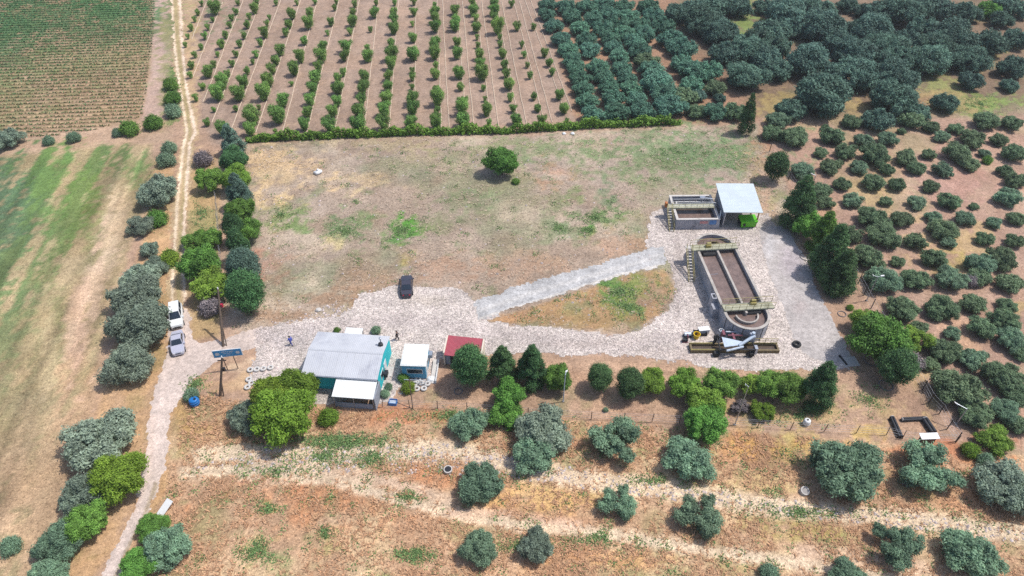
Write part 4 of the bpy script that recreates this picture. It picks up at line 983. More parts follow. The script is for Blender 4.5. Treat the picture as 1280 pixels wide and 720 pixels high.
# ---------------------------------------------------------------- single trees, each with its own words
SINGLES = [
    # along the left of the track
    ('olive_tree', 'olive', OLIVE, 196, 238, 50, 1, 'large grey-green olive alone at the left edge of the rutted track'),
    ('olive_tree', 'open', OLIVE, 175, 280, 36, 1, 'small leaning grey olive below the large olive by the rutted track'),
    ('olive_tree', 'olive', OLIVE, 186, 311, 26, 1, 'narrow grey olive beside the track between a leaning and a joined olive'),
    ('olive_tree', 'olive', OLIVE, 193, 332, 30, 1, 'small round grey olive touching the ruts of the dirt track'),
    ('olive_tree', 'olive', OLIVE, 175, 347, 50, .95, 'wide grey olive at the upper end of the joined clump left of the track'),
    ('olive_tree', 'olive', OLIVE, 168, 372, 62, .95, 'broad grey olive in the middle of the joined clump left of the track'),
    ('olive_tree', 'olive', OLIVE, 175, 402, 76, .95, 'largest grey olive of the clump, just left of the white vehicle'),
    ('olive_tree', 'olive', OLIVE, 158, 452, 64, .95, 'round grey olive standing lowest of the clump, left of the road junction'),
    ('olive_tree', 'olive', OLIVE, 122, 549, 84, .9, 'wide grey olive on the field edge left of the curving dirt road'),
    ('leafy_tree', 'round', YELLOWG, 146, 592, 60, .9, 'yellow-green bushy tree overhanging the left side of the dirt road'),
    ('olive_tree', 'olive', OLIVE, 101, 616, 54, .95, 'pale silver olive between two yellow-green bushes left of the road'),
    ('leafy_tree', 'round', MIDLEAF, 108, 652, 46, .9, 'green bushy tree below the silver olive left of the dirt road'),
    ('olive_tree', 'olive', OLIVE_GREEN, 74, 674, 58, .85, 'low grey-green olive near the lower left corner beside the field'),
    ('olive_tree', 'olive', OLIVE_GREEN, 57, 720, 52, .85, 'grey-green olive cut by the bottom edge at the lower left'),
    ('olive_tree', 'olive', OLIVE, 6, 172, 36, 1, 'dark grey olive at the far left edge below the striped crop'),
    # right side of the road, lower left
    ('leafy_tree', 'round', MIDLEAF, 190, 657, 36, .8, 'bright green bush on the road verge under the white panel'),
    ('olive_tree', 'olive', OLIVE_GREEN, 208, 684, 58, .95, 'grey-green olive on the right verge of the dirt road near the bottom'),
    ('leafy_tree', 'round', MIDLEAF, 172, 704, 42, .8, 'light green bush in the fork of the dirt road at the bottom'),
    # between the track and the plot
    ('leafy_tree', 'round', MIDLEAF, 260, 222, 30, 1, 'bright round tree alone between the rutted track and the plot'),
    ('leafy_tree', 'open', MIDLEAF, 243, 300, 36, .9, 'loose green tree uppermost of the thicket beside the rutted track'),
    ('leafy_tree', 'round', MIDLEAF, 264, 296, 24, 1, 'small green tree at the right of the thicket beside the path'),
    ('leafy_tree', 'round', MIDLEAF, 248, 325, 48, .9, 'large green tree in the middle of the thicket above the vehicles'),
    ('leafy_tree', 'round', LEAFY, 262, 354, 44, .9, 'brightest green tree at the lower end of the thicket by the pole'),
    # row just inside the plot's left edge
    ('conifer_tree', 'conifer', SPRUCE, 287, 172, 28, 0.96, 'blue-green conifer at the corner where the hedge meets the left tree row'),
    ('leafy_tree', 'round', CONIF, 292, 196, 32, 1, 'dark green tree second from the top of the row inside the plot'),
    ('leafy_tree', 'round', LEAFY, 295, 220, 34, 1, 'bright green round tree in the upper half of the plot edge row'),
    ('conifer_tree', 'conifer', SPRUCE, 297, 238, 30, 0.96, 'blue-green conifer wedged between two bright trees of the plot edge row'),
    ('leafy_tree', 'round', MIDLEAF, 299, 262, 32, 1, 'fresh green round tree below the blue conifer in the plot edge row'),
    ('conifer_tree', 'oval', CONIF, 291, 283, 26, 1.20, 'dark narrow conifer on the track side of the plot edge row'),
    ('leafy_tree', 'round', MIDLEAF, 306, 286, 32, 1, 'green round tree leaning over the plot beside a dark conifer'),
    ('conifer_tree', 'oval', CONIF, 297, 306, 26, 1.20, 'dark slim conifer above the two largest trees of the plot edge row'),
    ('conifer_tree', 'oval', SPRUCE, 304, 332, 38, 1.02, 'bushy blue-green conifer second from the bottom of the plot edge row'),
    ('conifer_tree', 'oval', CONIF, 305, 362, 44, 1.02, 'large dark conifer at the bottom of the plot edge row'),
    # in front of the buildings
    ('leafy_tree', 'round', YELLOWG, 372, 483, 50, .95, 'yellow-green tree pressed against the left front of the grey-roofed house'),
    ('leafy_tree', 'round', YELLOWG, 341, 492, 50, .95, 'yellow-green tree between the grey olive and the house tree'),
    ('leafy_tree', 'round', YELLOWG, 351, 514, 70, .9, 'large bright green tree lowest in the group left of the house'),
    ('olive_tree', 'olive', OLIVE, 306, 520, 44, 1, 'grey olive at the left end of the bright trees beside the house'),
    ('conifer_tree', 'oval', CONIF, 587, 456, 42, 1.02, 'bushy pointed conifer in front of the red-roofed shed'),
    ('conifer_tree', 'conifer', CONIF, 628, 453, 36, 1.02, 'pointed conifer just right of the red-roofed shed'),
    ('conifer_tree', 'conifer', CONIF, 664, 457, 40, 1.02, 'tallest pointed conifer, second to the right of the red-roofed shed'),
    ('leafy_tree', 'round', MIDLEAF, 696, 470, 34, 1, 'dense green tree beside the pale lamp right of the pointed conifers'),
    ('leafy_tree', 'round', MIDLEAF, 634, 492, 38, 1, 'green tree in front of the two pointed conifers'),
    ('leafy_tree', 'open', MIDLEAF, 632, 516, 44, .9, 'loose green tree lowest below the pointed conifers'),
    ('conifer_tree', 'oval', CONIF, 750, 470, 30, 0.96, 'dark egg-shaped tree standing alone in the bare strip below the yard'),
    ('conifer_tree', 'oval', CONIF, 788, 477, 34, 0.96, 'dark half of the joined pair of trees below the yard'),
    ('leafy_tree', 'round', LEAFY, 815, 474, 34, 1, 'light green half of the joined pair of trees below the yard'),
    ('leafy_tree', 'round', LEAFY, 855, 479, 38, .95, 'yellow-tinged green tree below the yellow bin in the yard'),
    ('leafy_tree', 'round', MIDLEAF, 901, 478, 40, .9, 'green tree directly below the white screening machine'),
    ('leafy_tree', 'round', LEAFY, 884, 500, 44, .9, 'bright green tree in the middle of the clump below the machine'),
    ('leafy_tree', 'round', MIDLEAF, 880, 526, 48, .9, 'green tree lowest of the clump below the screening machine'),
    ('leafy_tree', 'round', LEAFY, 942, 480, 28, 1, 'light green tree right behind the tall white-headed lamp'),
    ('leafy_tree', 'round', MIDLEAF, 964, 480, 36, 1, 'mid green tree in the dense row near the concrete apron'),
    ('leafy_tree', 'round', MIDLEAF, 989, 481, 42, .9, 'broad green tree in the dense row next to the dark cypress'),
    ('conifer_tree', 'conifer', CONIF, 1028, 478, 40, 1.14, 'dark tall cypress at the right end of the dense row'),
    ('leafy_tree', 'open', YELLOWG, 954, 513, 32, .9, 'small yellow-green tree alone in front of the dense row'),
    ('bare_tree', 'open', DRYB, 926, 508, 24, .9, 'leafless thin bush at the foot of the tall lamp'),
    # front meadow olives
    ('olive_tree', 'olive', OLIVE_GREEN, 585, 528, 48, .9, 'grey-green olive below the conifer that hides the red-roofed shed'),
    ('olive_tree', 'olive', OLIVE, 680, 536, 68, .9, 'large silver olive, upper half of the pair above the pale track'),
    ('olive_tree', 'olive', OLIVE_GREEN, 669, 562, 58, .9, 'wide olive with its foot on the pale upper farm track'),
    ('olive_tree', 'open', OLIVE_GREEN, 767, 551, 66, .9, 'loose silver-green olive alone below the joined pair of trees'),
    ('olive_tree', 'olive', OLIVE_GREEN, 860, 572, 62, .85, 'olive standing under the bright green clump above the pale track'),
    ('olive_tree', 'olive', OLIVE_GREEN, 601, 604, 56, .9, 'round green olive just right of the covered manhole'),
    ('olive_tree', 'olive', OLIVE_GREEN, 599, 683, 48, .95, 'left one of the pair of olives at the bottom centre'),
    ('olive_tree', 'olive', OLIVE, 669, 682, 44, 1, 'right one of the pair of olives at the bottom centre'),
    ('olive_tree', 'open', OLIVE_GREEN, 777, 628, 48, .9, 'small airy olive between the two pale farm tracks'),
    ('olive_tree', 'open', OLIVE_GREEN, 880, 644, 60, .9, 'ragged olive with gaps standing above the lower pale track'),
    ('olive_tree', 'olive', OLIVE_GREEN, 1057, 584, 88, .85, 'largest spreading olive, just right of the open manhole ring'),
    ('olive_tree', 'open', OLIVE_GREEN, 1161, 590, 76, .85, 'airy olive below the small white-roofed box in the meadow'),
    ('olive_tree', 'olive', OLIVE, 1258, 606, 72, .9, 'broad olive at the right edge above the pale track'),
    ('olive_tree', 'open', OLIVE_GREEN, 1123, 678, 60, .9, 'dark ragged olive near the bottom right below the pale track'),
    ('olive_tree', 'olive', OLIVE_GREEN, 1213, 690, 68, .85, 'wide low olive in the bottom right corner'),
    ('olive_tree', 'olive', OLIVE_GREEN, 1062, 722, 50, .8, 'olive cut off by the bottom edge right of centre'),
    ('leafy_tree', 'open', LEAFY, 1245, 550, 42, .8, 'bright green bush at the right edge above the broad olive'),
    # right of the apron
    ('leafy_tree', 'round', LEAFY, 1083, 402, 36, .85, 'bright yellow-green tree above the big dark tree right of the apron'),
    ('leafy_tree', 'round', MIDLEAF, 1104, 422, 66, .9, 'big dark green tree shading the right end of the apron'),
    ('leafy_tree', 'open', LEAFY, 1146, 424, 40, .9, 'bright loose tree on the right flank of the big dark tree'),
    ('conifer_tree', 'oval', CONIF, 1125, 455, 42, 0.96, 'dark tree standing in the lowest hose ring'),
    ('conifer_tree', 'oval', CONIF, 972, 205, 28, 1.02, 'upright dark tree between the pale shelter roof and the grove'),
    ('conifer_tree', 'conifer', CONIF, 1001, 252, 42, 1.02, 'dark bushy conifer uppermost in the row along the apron'),
    ('leafy_tree', 'round', MIDLEAF, 1012, 279, 36, 1, 'mid green tree second in the row along the apron'),
    ('conifer_tree', 'conifer', MIDLEAF, 1031, 288, 34, 0.96, 'olive-tinted pointed tree third in the row along the apron'),
    ('conifer_tree', 'conifer', CONIF, 1042, 312, 44, 1.02, 'dark green tree fourth in the row along the apron'),
    ('conifer_tree', 'conifer', CONIF, 1054, 336, 42, 1.02, 'lowest dark tree of the row along the apron beside the fence lamp'),
    ('conifer_tree', 'conifer', CONIF, 936, 141, 20, 1.62, 'slim dark cypress at the right end of the hedge'),
    ('leafy_tree', 'round', MIDLEAF, 628, 199, 39, .95, 'single bright tree standing in the middle of the empty plot'),
]
for nm, kind, m, x, y, w, hs, lab in SINGLES:
    tree(nm, 'tree', lab, kind, m, x, y, w * 1.04, hs=hs, parts=True, lod=0 if w >= 30 else 1)
SHRUBS = [
    (160, 160, 24, MIDLEAF, 'larger green shrub on the bank below the striped crop'), (146, 165, 14, OLIVE_GREEN, 'small grey shrub left of the larger shrub below the crop'), (91, 171, 17, OLIVE_GREEN, 'small round shrub in the middle of the bank below the crop'),
    (60, 175, 15, OLIVE_GREEN, 'small shrub on the bank near the dark olive at the left edge'), (191, 152, 24, MIDLEAF, 'patchy shrub where the crop corner meets the rutted track'), (213, 105, 18, MIDLEAF, 'upper light green shrub beside the far rutted track'),
    (215, 122, 20, MIDLEAF, 'middle light green shrub beside the far rutted track'), (216, 138, 21, OLIVE_GREEN, 'lower blue-green shrub beside the far rutted track'), (211, 184, 20, OLIVE_GREEN, 'dark shrub close to the bend of the rutted track'),
    (207, 200, 22, OLIVE_GREEN, 'dark shrub above the large olive by the rutted track'), (254, 198, 24, DRYB, 'leafless purple-grey bush above the bright round tree'), (197, 272, 24, MIDLEAF, 'low green bush at the foot of the large grey olive'),
    (212, 322, 24, YELLOWG, 'low green bush growing between the wheel ruts'), (262, 384, 28, DRYB, 'leafless grey bush under the thicket beside the pole'), (410, 520, 27, YELLOWG, 'low green shrub right of the bright trees by the house'),
    (12, 681, 27, OLIVE_GREEN, 'small round shrub in the lower part of the left field'), (239, 494, 20, OLIVE_GREEN, 'grey-green bush behind the blue barrel'), (504, 472, 14, MIDLEAF, 'small green plant at the front corner of the white-roofed cabin'),
    (511, 484, 18, YELLOWG, 'pale straggly plant beside the thin brown post'), (486, 483, 10, OLIVE_GREEN, 'tiny grey plant between the house and the cabin'), (481, 492, 12, OLIVE_GREEN, 'low grey-green plant at the front corner of the house'),
    (421, 412, 9, MIDLEAF, 'tiny round bush left of the white canopy behind the house'), (469.5, 412, 13, OLIVE_GREEN, 'small round bush right of the white canopy behind the house'), (1063, 384, 9, LEAFY, 'tiny bright plant beside the smallest hose ring'),
    (1212, 562, 22, YELLOWG, 'yellowish bush right of the white-roofed box in the meadow'), (1232, 574, 22, OLIVE_GREEN, 'dark low bush beside the broad olive at the right edge'), (962, 716, 24, OLIVE_GREEN, 'low shrub at the bottom edge between the farm tracks'),
    (1215, 350, 20, DRYB, 'dry grey bush inside the right grove'), (757, 512, 7, OLIVE_GREEN, 'tiny grey weed clump under the lone egg-shaped tree'), (645, 226, 10, MIDLEAF, 'small weed bush right of the tree in the plot'), (1235, 200, 12, MIDLEAF, 'small green sapling in the clearing of the right grove'),
    (1140, 452, 30, DRYB, 'dry twiggy bush behind the lowest ringed tree'), (1135, 600, 18, DRYB, 'dry brown brush beside the airy olive'),
]
for x, y, w, m, lab in SHRUBS:
    tree('bare_shrub' if m is DRYB else 'shrub', 'shrub', lab, 'shrub', m, x, y, w * 1.1, hs=1.1, parts=False, lod=1)

# ---------------------------------------------------------------- clipped hedge along the head of the plot
hp = [(310, 177), (420, 172), (530, 168), (640, 166), (730, 160), (800, 157), (850, 155)]
W3 = [G(*p) for p in hp]; Lc = []
for a, b in zip(W3[:-1], W3[1:]):
    n = int((b - a).length / .28)
    for i in range(n):
        q = a.lerp(b, (i + random.random()) / n)
        for z, r0 in ((.35, .42), (.95, .55), (1.45, .45)):
            Lc.append((q.x + random.gauss(0, .12), q.y + random.gauss(0, .22), z * (.8 + .5 * math.sin(q.x * .9) * math.sin(q.x * .37 + 2) + random.gauss(0, .12)) + .05, r0 * random.uniform(.7, 1.2)))
Lc = np.array(Lc); n = 26000
k = RNG.integers(0, len(Lc), n); d = RNG.normal(0, 1, (n, 3)); d /= np.linalg.norm(d, axis=1)[:, None]
p = Lc[k, :3] + d * Lc[k, 3:4] * (.8 + .3 * RNG.random((n, 1)))
nn = d + RNG.normal(0, .5, (n, 3)) + (0, 0, .2); nn /= np.linalg.norm(nn, axis=1)[:, None]
t = np.cross(nn, RNG.normal(0, 1, (n, 3))); t /= np.linalg.norm(t, axis=1)[:, None]; b = np.cross(nn, t); s = .19 * (.6 + .8 * RNG.random((n, 1)))
V = np.stack([p - t * s, p - b * s * .6, p + t * s, p + b * s * .6], 1).reshape(-1, 3); V[:, 2] = np.maximum(V[:, 2], .02)
o = bpy.data.objects.new('hedge', tri_mesh('hedge', V, 0, np.clip(RNG.random(n) * .6 + .4 * vnoise(p[:, 0] * .5, p[:, 1] * .5), 0, 1), HEDGE, 4)); COL.objects.link(o)
tag(o, 'long clipped bright green hedge between the orchard and the empty plot', 'hedge')

# ================================================================== BUILDINGS
def part(mb, name, m, par, label=None, smooth=False, kind=None):
    o = mb.build(name, m, par, smooth)
    if label: o['label'] = label
    if kind: o['kind'] = kind
    return o


# ---- main house: low grey gable roof, turquoise walls, white porch roof in front
EZ = 3.0
p0, p1, p2 = G(376, 468, EZ), G(471.6, 474.6, EZ), G(483.9, 420, EZ)
loc, rz, L, D = frame(p0, p1, p2)
h = thing('house', 'long single-storey house with grey metal roof and turquoise walls', 'house', loc, rz)
o_ = .35; rt = .75
part(MB().box(o_, L - .06, o_, D - o_, 0, EZ - .12), 'wall', M['teal'], h)
part(MB().hexa([(o_, o_, EZ - .12), (L - .06, o_, EZ - .12), (L - .06, D - o_, EZ - .12), (o_, D - o_, EZ - .12)],
               [(o_, D / 2 - .02, EZ + rt - .2), (L - .06, D / 2 - .02, EZ + rt - .2), (L - .06, D / 2 + .02, EZ + rt - .2), (o_, D / 2 + .02, EZ + rt - .2)]), 'gable', M['teal'], h)
r = MB()
r.sheet([(0, 0, EZ), (L, 0, EZ), (L, D / 2, EZ + rt), (0, D / 2, EZ + rt)], .09)
r.sheet([(0, D / 2 + .002, EZ + rt), (L, D / 2 + .002, EZ + rt), (L, D, EZ), (0, D, EZ)], .09)
roof = part(r, 'roof', M['roof_grey'], h)
part(MB().hexa([(-.02, D / 2 - .22, EZ + rt - .02), (L + .02, D / 2 - .22, EZ + rt - .02), (L + .02, D / 2 + .22, EZ + rt - .02), (-.02, D / 2 + .22, EZ + rt - .02)],
               [(-.02, D / 2 - .05, EZ + rt + .06), (L + .02, D / 2 - .05, EZ + rt + .06), (L + .02, D / 2 + .05, EZ + rt + .06), (-.02, D / 2 + .05, EZ + rt + .06)]), 'ridge_cap', M['roof_grey'], roof)
lap = MB()
for x in np.arange(1.1, L - .3, 1.05):
    lap.hexa([(x - .02, .05, EZ + .01), (x + .02, .05, EZ + .01), (x + .02, D / 2 - .25, EZ + rt - .04), (x - .02, D / 2 - .25, EZ + rt - .04)], [(x - .02, .05, EZ + .035), (x + .02, .05, EZ + .035), (x + .02, D / 2 - .25, EZ + rt - .015), (x - .02, D / 2 - .25, EZ + rt - .015)])
part(lap, 'sheet_laps', M['roof_grey'], roof)
part(MB().tube((.0, -.07, EZ - .09), (L, -.07, EZ - .09), .08), 'gutter', M['steel'], h)
part(MB().tube((L - .75, D - 1.9, EZ + .1), (L - .75, D - 1.9, EZ + 1.5), .09).lathe([(0, 1.66), (.17, 1.6), (.17, 1.5), (0, 1.48)], 10, (L - .75, D - 1.9, EZ)), 'flue', M['steel'], h)
part(MB().lathe([(.34, 0), (.30, .3), (.1, .36), (0, .36)], 12, (L - .75, D - 2.1, EZ + .45)), 'roof_vent', M['dark'], h)
# right-hand wall: doorway with step, window, pipes
xw = L - .06
d_ = part(MB().box(xw, xw + .05, D * .44, D * .44 + 1.0, .15, 2.15), 'door', M['white'], h)
part(MB().box(xw + .05, xw + .11, D * .44 + .12, D * .44 + .16, 1.05, 1.2), 'handle', M['dark'], d_)
part(MB().box(xw, xw + .9, D * .40, D * .44 + 1.3, 0, .15), 'step', M['pale_concrete'], h)
w_ = part(MB().box(xw, xw + .05, D * .2, D * .2 + 1.3, 1.0, 2.1), 'window', M['white'], h)
part(MB().box(xw + .05, xw + .06, D * .2 + .07, D * .2 + 1.23, 1.07, 2.03), 'pane', M['glass'], w_)
part(MB().box(xw + .02, xw + .5, D * .33, D * .33 + .8, .5, 1.1), 'condenser', M['dark'], h)
w_ = part(MB().box(2.8, 4.0, D - o_, D - o_ + .05, 1.0, 2.1), 'window', M['white'], h)
part(MB().box(2.88, 3.92, D - o_ + .05, D - o_ + .06, 1.08, 2.02), 'pane', M['glass'], w_)
part(MB().box(5.6, 6.6, D - o_, D - o_ + .05, .05, 2.1), 'door', M['white'], h)
# porch in front
inv = Matrix.Translation(loc) @ Matrix.Rotation(rz, 4, 'Z'); inv = inv.inverted()
a, b, c, d = [inv @ G(*q) for q in ((414.3, 496.3, 2.25), (466.6, 499.2, 2.25), (470.2, 475.2, 2.75), (419, 472.8, 2.75))]
xa, xb, yf = a.x, b.x, (a.y + b.y) / 2
part(MB().sheet([(xa, yf, 2.3), (xb, yf, 2.3), (xb, -.03, 2.75), (xa, -.03, 2.75)], .08), 'porch_roof', M['roof_white'], h)
for x in (xa + .15, (xa + xb) / 2, xb - .15): part(MB().tube((x, yf + .15, 0), (x, yf + .15, 2.22), .06), 'porch_post', M['steel'], h)
part(MB().box(xa + .1, xb - .3, yf + .2, yf + .3, 0, .9), 'porch_parapet', M['grey_wall'], h)
part(MB().box(xb + .02, xb + .14, yf + .05, .3, 0, 2.35), 'porch_side_wall', M['grey_wall'], h)
part(MB().box(xa + .8, xa + 1.8, o_ - .05, o_, .05, 2.1), 'door', M['dark'], h)
# white canopy over the back entrance
a, b, c, d = [inv @ G(*q) for q in ((431.2, 414.8, 2.7), (452.4, 416.4, 2.7), (453.6, 410.2, 2.9), (433.4, 408.7, 2.9))]
part(MB().sheet([(a.x, D + .03, 2.7), (b.x, D + .03, 2.7), (b.x, D + 1.25, 2.85), (a.x, D + 1.25, 2.85)], .06), 'entrance_canopy', M['roof_white'], h)
for x in (a.x + .1, b.x - .1): part(MB().tube((x, D + 1.15, 0), (x, D + 1.15, 2.78), .05), 'canopy_post', M['steel'], h)

# turquoise tarpaulin-like wing wall beside the house
p = G(484, 462, 0)
# ---- white-roofed blue cabin
CZ = 2.7
loc2, rz2, L2, D2 = frame(G(500, 457, CZ), G(532, 458, CZ), G(537, 430.5, CZ))
c = thing('cabin', 'small blue panel cabin with a flat white roof beside the house', 'cabin', loc2, rz2)
part(MB().box(.12, L2 - .12, .12, D2 - .12, .15, CZ - .1), 'wall', M['blue_wall'], c)
part(MB().box(0, L2, 0, D2, CZ - .1, CZ).box(.15, L2 - .15, .15, D2 - .15, CZ, CZ + .05), 'roof', M['roof_white'], c)
part(MB().box(.08, L2 - .08, .08, D2 - .08, 0, .15), 'base', M['concrete'], c)
w_ = part(MB().box(.75, L2 - .5, .07, .12, 1.1, 2.0), 'window', M['white'], c)
part(MB().box(.82, L2 - .57, .06, .07, 1.17, 1.93), 'pane', M['glass'], w_)
w_ = part(MB().box(L2 - .12, L2 - .07, 1.6, 2.7, 1.1, 2.0), 'window', M['white'], c)
part(MB().box(L2 - .07, L2 - .06, 1.67, 2.63, 1.17, 1.93), 'pane', M['glass'], w_)
part(MB().box(L2 - .12, L2 - .07, .5, 1.35, .16, 2.1), 'door', M['white'], c)
part(MB().box(L2 - .1, L2 + .35, 3.0, 3.8, .9, 1.5), 'condenser', M['steel'], c)
# railed landing in front of the cabin and the pale ramp along its right side
f = thing('railing', 'pale blue steel hand railing in front of the cabin window', 'railing', loc2, rz2)
rb = MB()
for x in (.5, 1.5, 2.5, L2 - .1): rb.tube((x, -.9, 0), (x, -.9, 1.0), .03)
part(rb, 'baluster', M['bluesteel'], f)
part(MB().tube((.5, -.9, 1.0), (L2 - .1, -.9, 1.0), .035).tube((.5, -.9, .5), (L2 - .1, -.9, .5), .025), 'handrail', M['bluesteel'], f)
rp = thing('ramp', 'narrow pale concrete ramp along the right side of the cabin', 'ramp', loc2, rz2)
part(MB().hexa([(L2 + .45, -.6, .02), (L2 + 1.15, -.6, .02), (L2 + 1.15, D2 - .6, .02), (L2 + .45, D2 - .6, .02)],
               [(L2 + .45, -.6, .08), (L2 + 1.15, -.6, .08), (L2 + 1.15, D2 - .6, .45), (L2 + .45, D2 - .6, .45)]), 'slab', M['pale_concrete'], rp)
part(MB().box(L2 + 1.15, L2 + 1.25, -.6, D2 - .6, 0, .6), 'kerb', M['white'], rp)

# ---- red-roofed shed
loc3, rz3, L3, D3 = frame(G(553.7, 441.5, 2.3), G(601.8, 446.5, 2.3), G(604, 424.2, 2.9))
s = thing('shed', 'low grey shed with a red metal roof and cream side walls', 'shed', loc3, rz3)
part(MB().hexa([(.2, .15, 0), (L3 - .2, .15, 0), (L3 - .2, D3 - .15, 0), (.2, D3 - .15, 0)],
               [(.2, .15, 2.15), (L3 - .2, .15, 2.15), (L3 - .2, D3 - .15, 2.72), (.2, D3 - .15, 2.72)]), 'wall', M['grey_wall'], s)
for x in (.0, L3 - .2):
    part(MB().hexa([(x, .0, 0), (x + .2, .0, 0), (x + .2, D3, 0), (x, D3, 0)], [(x, .0, 2.42), (x + .2, .0, 2.42), (x + .2, D3, 3.02), (x, D3, 3.02)]), 'side_wall', M['cream'], s)
part(MB().sheet([(.203, -.25, 2.24), (L3 - .203, -.25, 2.24), (L3 - .203, D3 + .1, 2.92), (.203, D3 + .1, 2.92)], .07), 'roof', M['roof_red'], s)
part(MB().box(.9, 1.9, .1, .15, 0, 1.95), 'door', M['dark'], s)
w_ = part(MB().box(2.6, 3.4, .1, .15, 1.0, 1.8), 'window', M['white'], s)
part(MB().box(2.67, 3.33, .09, .1, 1.07, 1.73), 'pane', M['glass'], w_)

# ---- open-fronted machine shelter with a pale ribbed roof
SZ = 3.3
loc4, rz4, L4, D4 = frame(G(905, 265.3, SZ), G(954, 265.8, SZ), G(935, 229.4, 3.9))
q = thing('shelter', 'open-fronted machine shelter under a pale ribbed metal roof', 'shelter', loc4, rz4)
part(MB().sheet([(0, 0, SZ), (L4, 0, SZ), (L4, D4, 3.9), (0, D4, 3.9)], .1), 'roof', M['roof_pale'], q)
part(MB().hexa([(.35, .5, 0), (.55, .5, 0), (.55, D4 - .4, 0), (.35, D4 - .4, 0)], [(.35, .5, SZ - .12), (.55, .5, SZ - .12), (.55, D4 - .4, 3.7), (.35, D4 - .4, 3.7)]), 'side_wall', M['concrete_wall'], q)
part(MB().box(.55, L4 - .4, D4 - .6, D4 - .4, 0, 3.65), 'back_wall', M['concrete_wall'], q)
part(MB().box(.3, L4 - .2, .3, D4 - .3, .01, .09), 'floor', M['concrete'], q)
for x, y, z in ((L4 - .45, .45, SZ - .1), (L4 - .45, D4 * .5, 3.45), (.45, .4, SZ - .1)): part(MB().box(x - .08, x + .08, y - .08, y + .08, 0, z), 'post', M['orange'] if x > 1 else M['steel'], q)
part(MB().box(.7, 2.2, D4 - 2.6, D4 - 1.2, .1, 1.9), 'control_panel', M['bluesteel'], q)
part(MB().bar((-.25, .9, 2.9), (-.25, .2, 0), .16), 'downpipe', M['bluesteel'], q)

# green skip under the shelter's front edge
p = G(934, 277.5, .7)
k = thing('skip', 'bright green waste skip standing under the shelter roof edge', 'skip', (p.x, p.y, 0), R(4))
part(MB().hexa([(-1.15, -.75, .2), (1.15, -.75, .2), (1.15, .75, .2), (-1.15, .75, .2)], [(-1.35, -.9, 1.35), (1.35, -.9, 1.35), (1.35, .9, 1.35), (-1.35, .9, 1.35)]), 'body', M['green'], k)
part(MB().sheet([(-1.4, -.95, 1.46), (1.4, -.95, 1.46), (1.4, .95, 1.52), (-1.4, .95, 1.52)], .1), 'lid', M['green'], k)
part(MB().box(-1.43, -1.34, -.6, .6, .5, 1.1), 'end_plate', M['dark'], k)
part(MB().box(-.95, -.6, -.955, -.86, .55, 1.1), 'lifting_pocket', M['dark'], k)
for x in (-.9, .9):
    for y in (-.6, .6): part(MB().tube((x, y - .06, .14), (x, y + .06, .14), .14, n=10), 'wheel', M['black'], k)


def stair(par, x, y0, y1, z, w, steps):
    """flight falling from y1 (top) to y0 (bottom) with yellow side rails"""
    t = MB()
    for i in range(steps):
        y = y1 + (y0 - y1) * (i + .5) / steps; zz = z * (1 - (i + .5) / steps)
        t.box(x, x + w, y - .11, y + .11, zz - .05, zz)
    st = part(t, 'stair_tread', M['pale_concrete'], par)
    part(MB().bar((x, y1, z), (x, y0, 0), .06, .2).bar((x + w, y1, z), (x + w, y0, 0), .06, .2), 'stringer', M['yellow'], par)
    hr = MB()
    for xx in (x, x + w):
        hr.tube((xx, y1, z + .95), (xx, y0, .95), .035)
        for i in range(5):
            a = i / 4; hr.tube((xx, y1 + (y0 - y1) * a, z * (1 - a)), (xx, y1 + (y0 - y1) * a, z * (1 - a) + .95), .028, n=6)
    part(hr, 'handrail', M['yellow'], par)


# ---- rectangular settling tank
TZ = 1.9
loc5, rz5, L5, D5 = frame(G(846, 275, TZ), G(900, 274.4, TZ), G(894, 244, TZ))
t = thing('settling_tank', 'rectangular concrete settling tank of two basins left of the shelter', 'tank', loc5, rz5)
wt = .3
part(MB().box(0, L5, 0, wt, 0, TZ).box(0, L5, D5 - wt, D5, 0, TZ).box(0, wt, wt, D5 - wt, 0, TZ).box(L5 - wt, L5, wt, D5 - wt, 0, TZ), 'wall', M['concrete_wall'], t)
part(MB().box(-.06, L5 + .06, -.06, wt + .04, TZ, TZ + .1).box(-.06, L5 + .06, D5 - wt - .04, D5 + .06, TZ, TZ + .1).box(-.06, wt + .04, wt + .04, D5 - wt - .04, TZ, TZ + .1).box(L5 - wt - .04, L5 + .06, wt + .04, D5 - wt - .04, TZ, TZ + .1), 'rim', M['pale_concrete'], t)
ym = D5 * .52
part(MB().box(wt, L5 - wt, wt, D5 - wt, .8, .9), 'water', M['dark_sludge'], t)
part(MB().box(wt, L5 - wt, wt, ym - .5, 1.0, 1.03), 'scum', M['sludge'], t)
part(MB().box(-1.0, L5 - .1, ym - .6, ym + .6, TZ + .1, TZ + .24), 'walkway', M['moss_concrete'], t)
hr = MB()
for y in (ym - .56, ym + .56):
    hr.tube((-.1, y, TZ + 1.2), (L5 - .2, y, TZ + 1.2), .03).tube((-.1, y, TZ + .7), (L5 - .2, y, TZ + .7), .02)
    for i in range(8): hr.tube((-.1 + (L5 - .1) * i / 7, y, TZ + .2), (-.1 + (L5 - .1) * i / 7, y, TZ + 1.2), .025, n=6)
part(hr, 'handrail', M['steel'], t)
part(MB().box(wt + .5, L5 - 1.5, D5 - 1.7, D5 - 1.5, .9, TZ - .1).box(wt + .5, wt + .7, ym + .6, D5 - 1.7, .9, TZ - .1), 'weir_channel', M['pale_concrete'], t)
part(MB().box(L5 - 2.2, L5 - 1.3, D5 - 1.6, D5 - 1.0, TZ - .3, TZ + .6).tube((L5 - 1.8, D5 - 1.2, TZ + .5), (L5 - .3, D5 - 1.9, TZ + .6), .12), 'drive_unit', M['steel'], t)
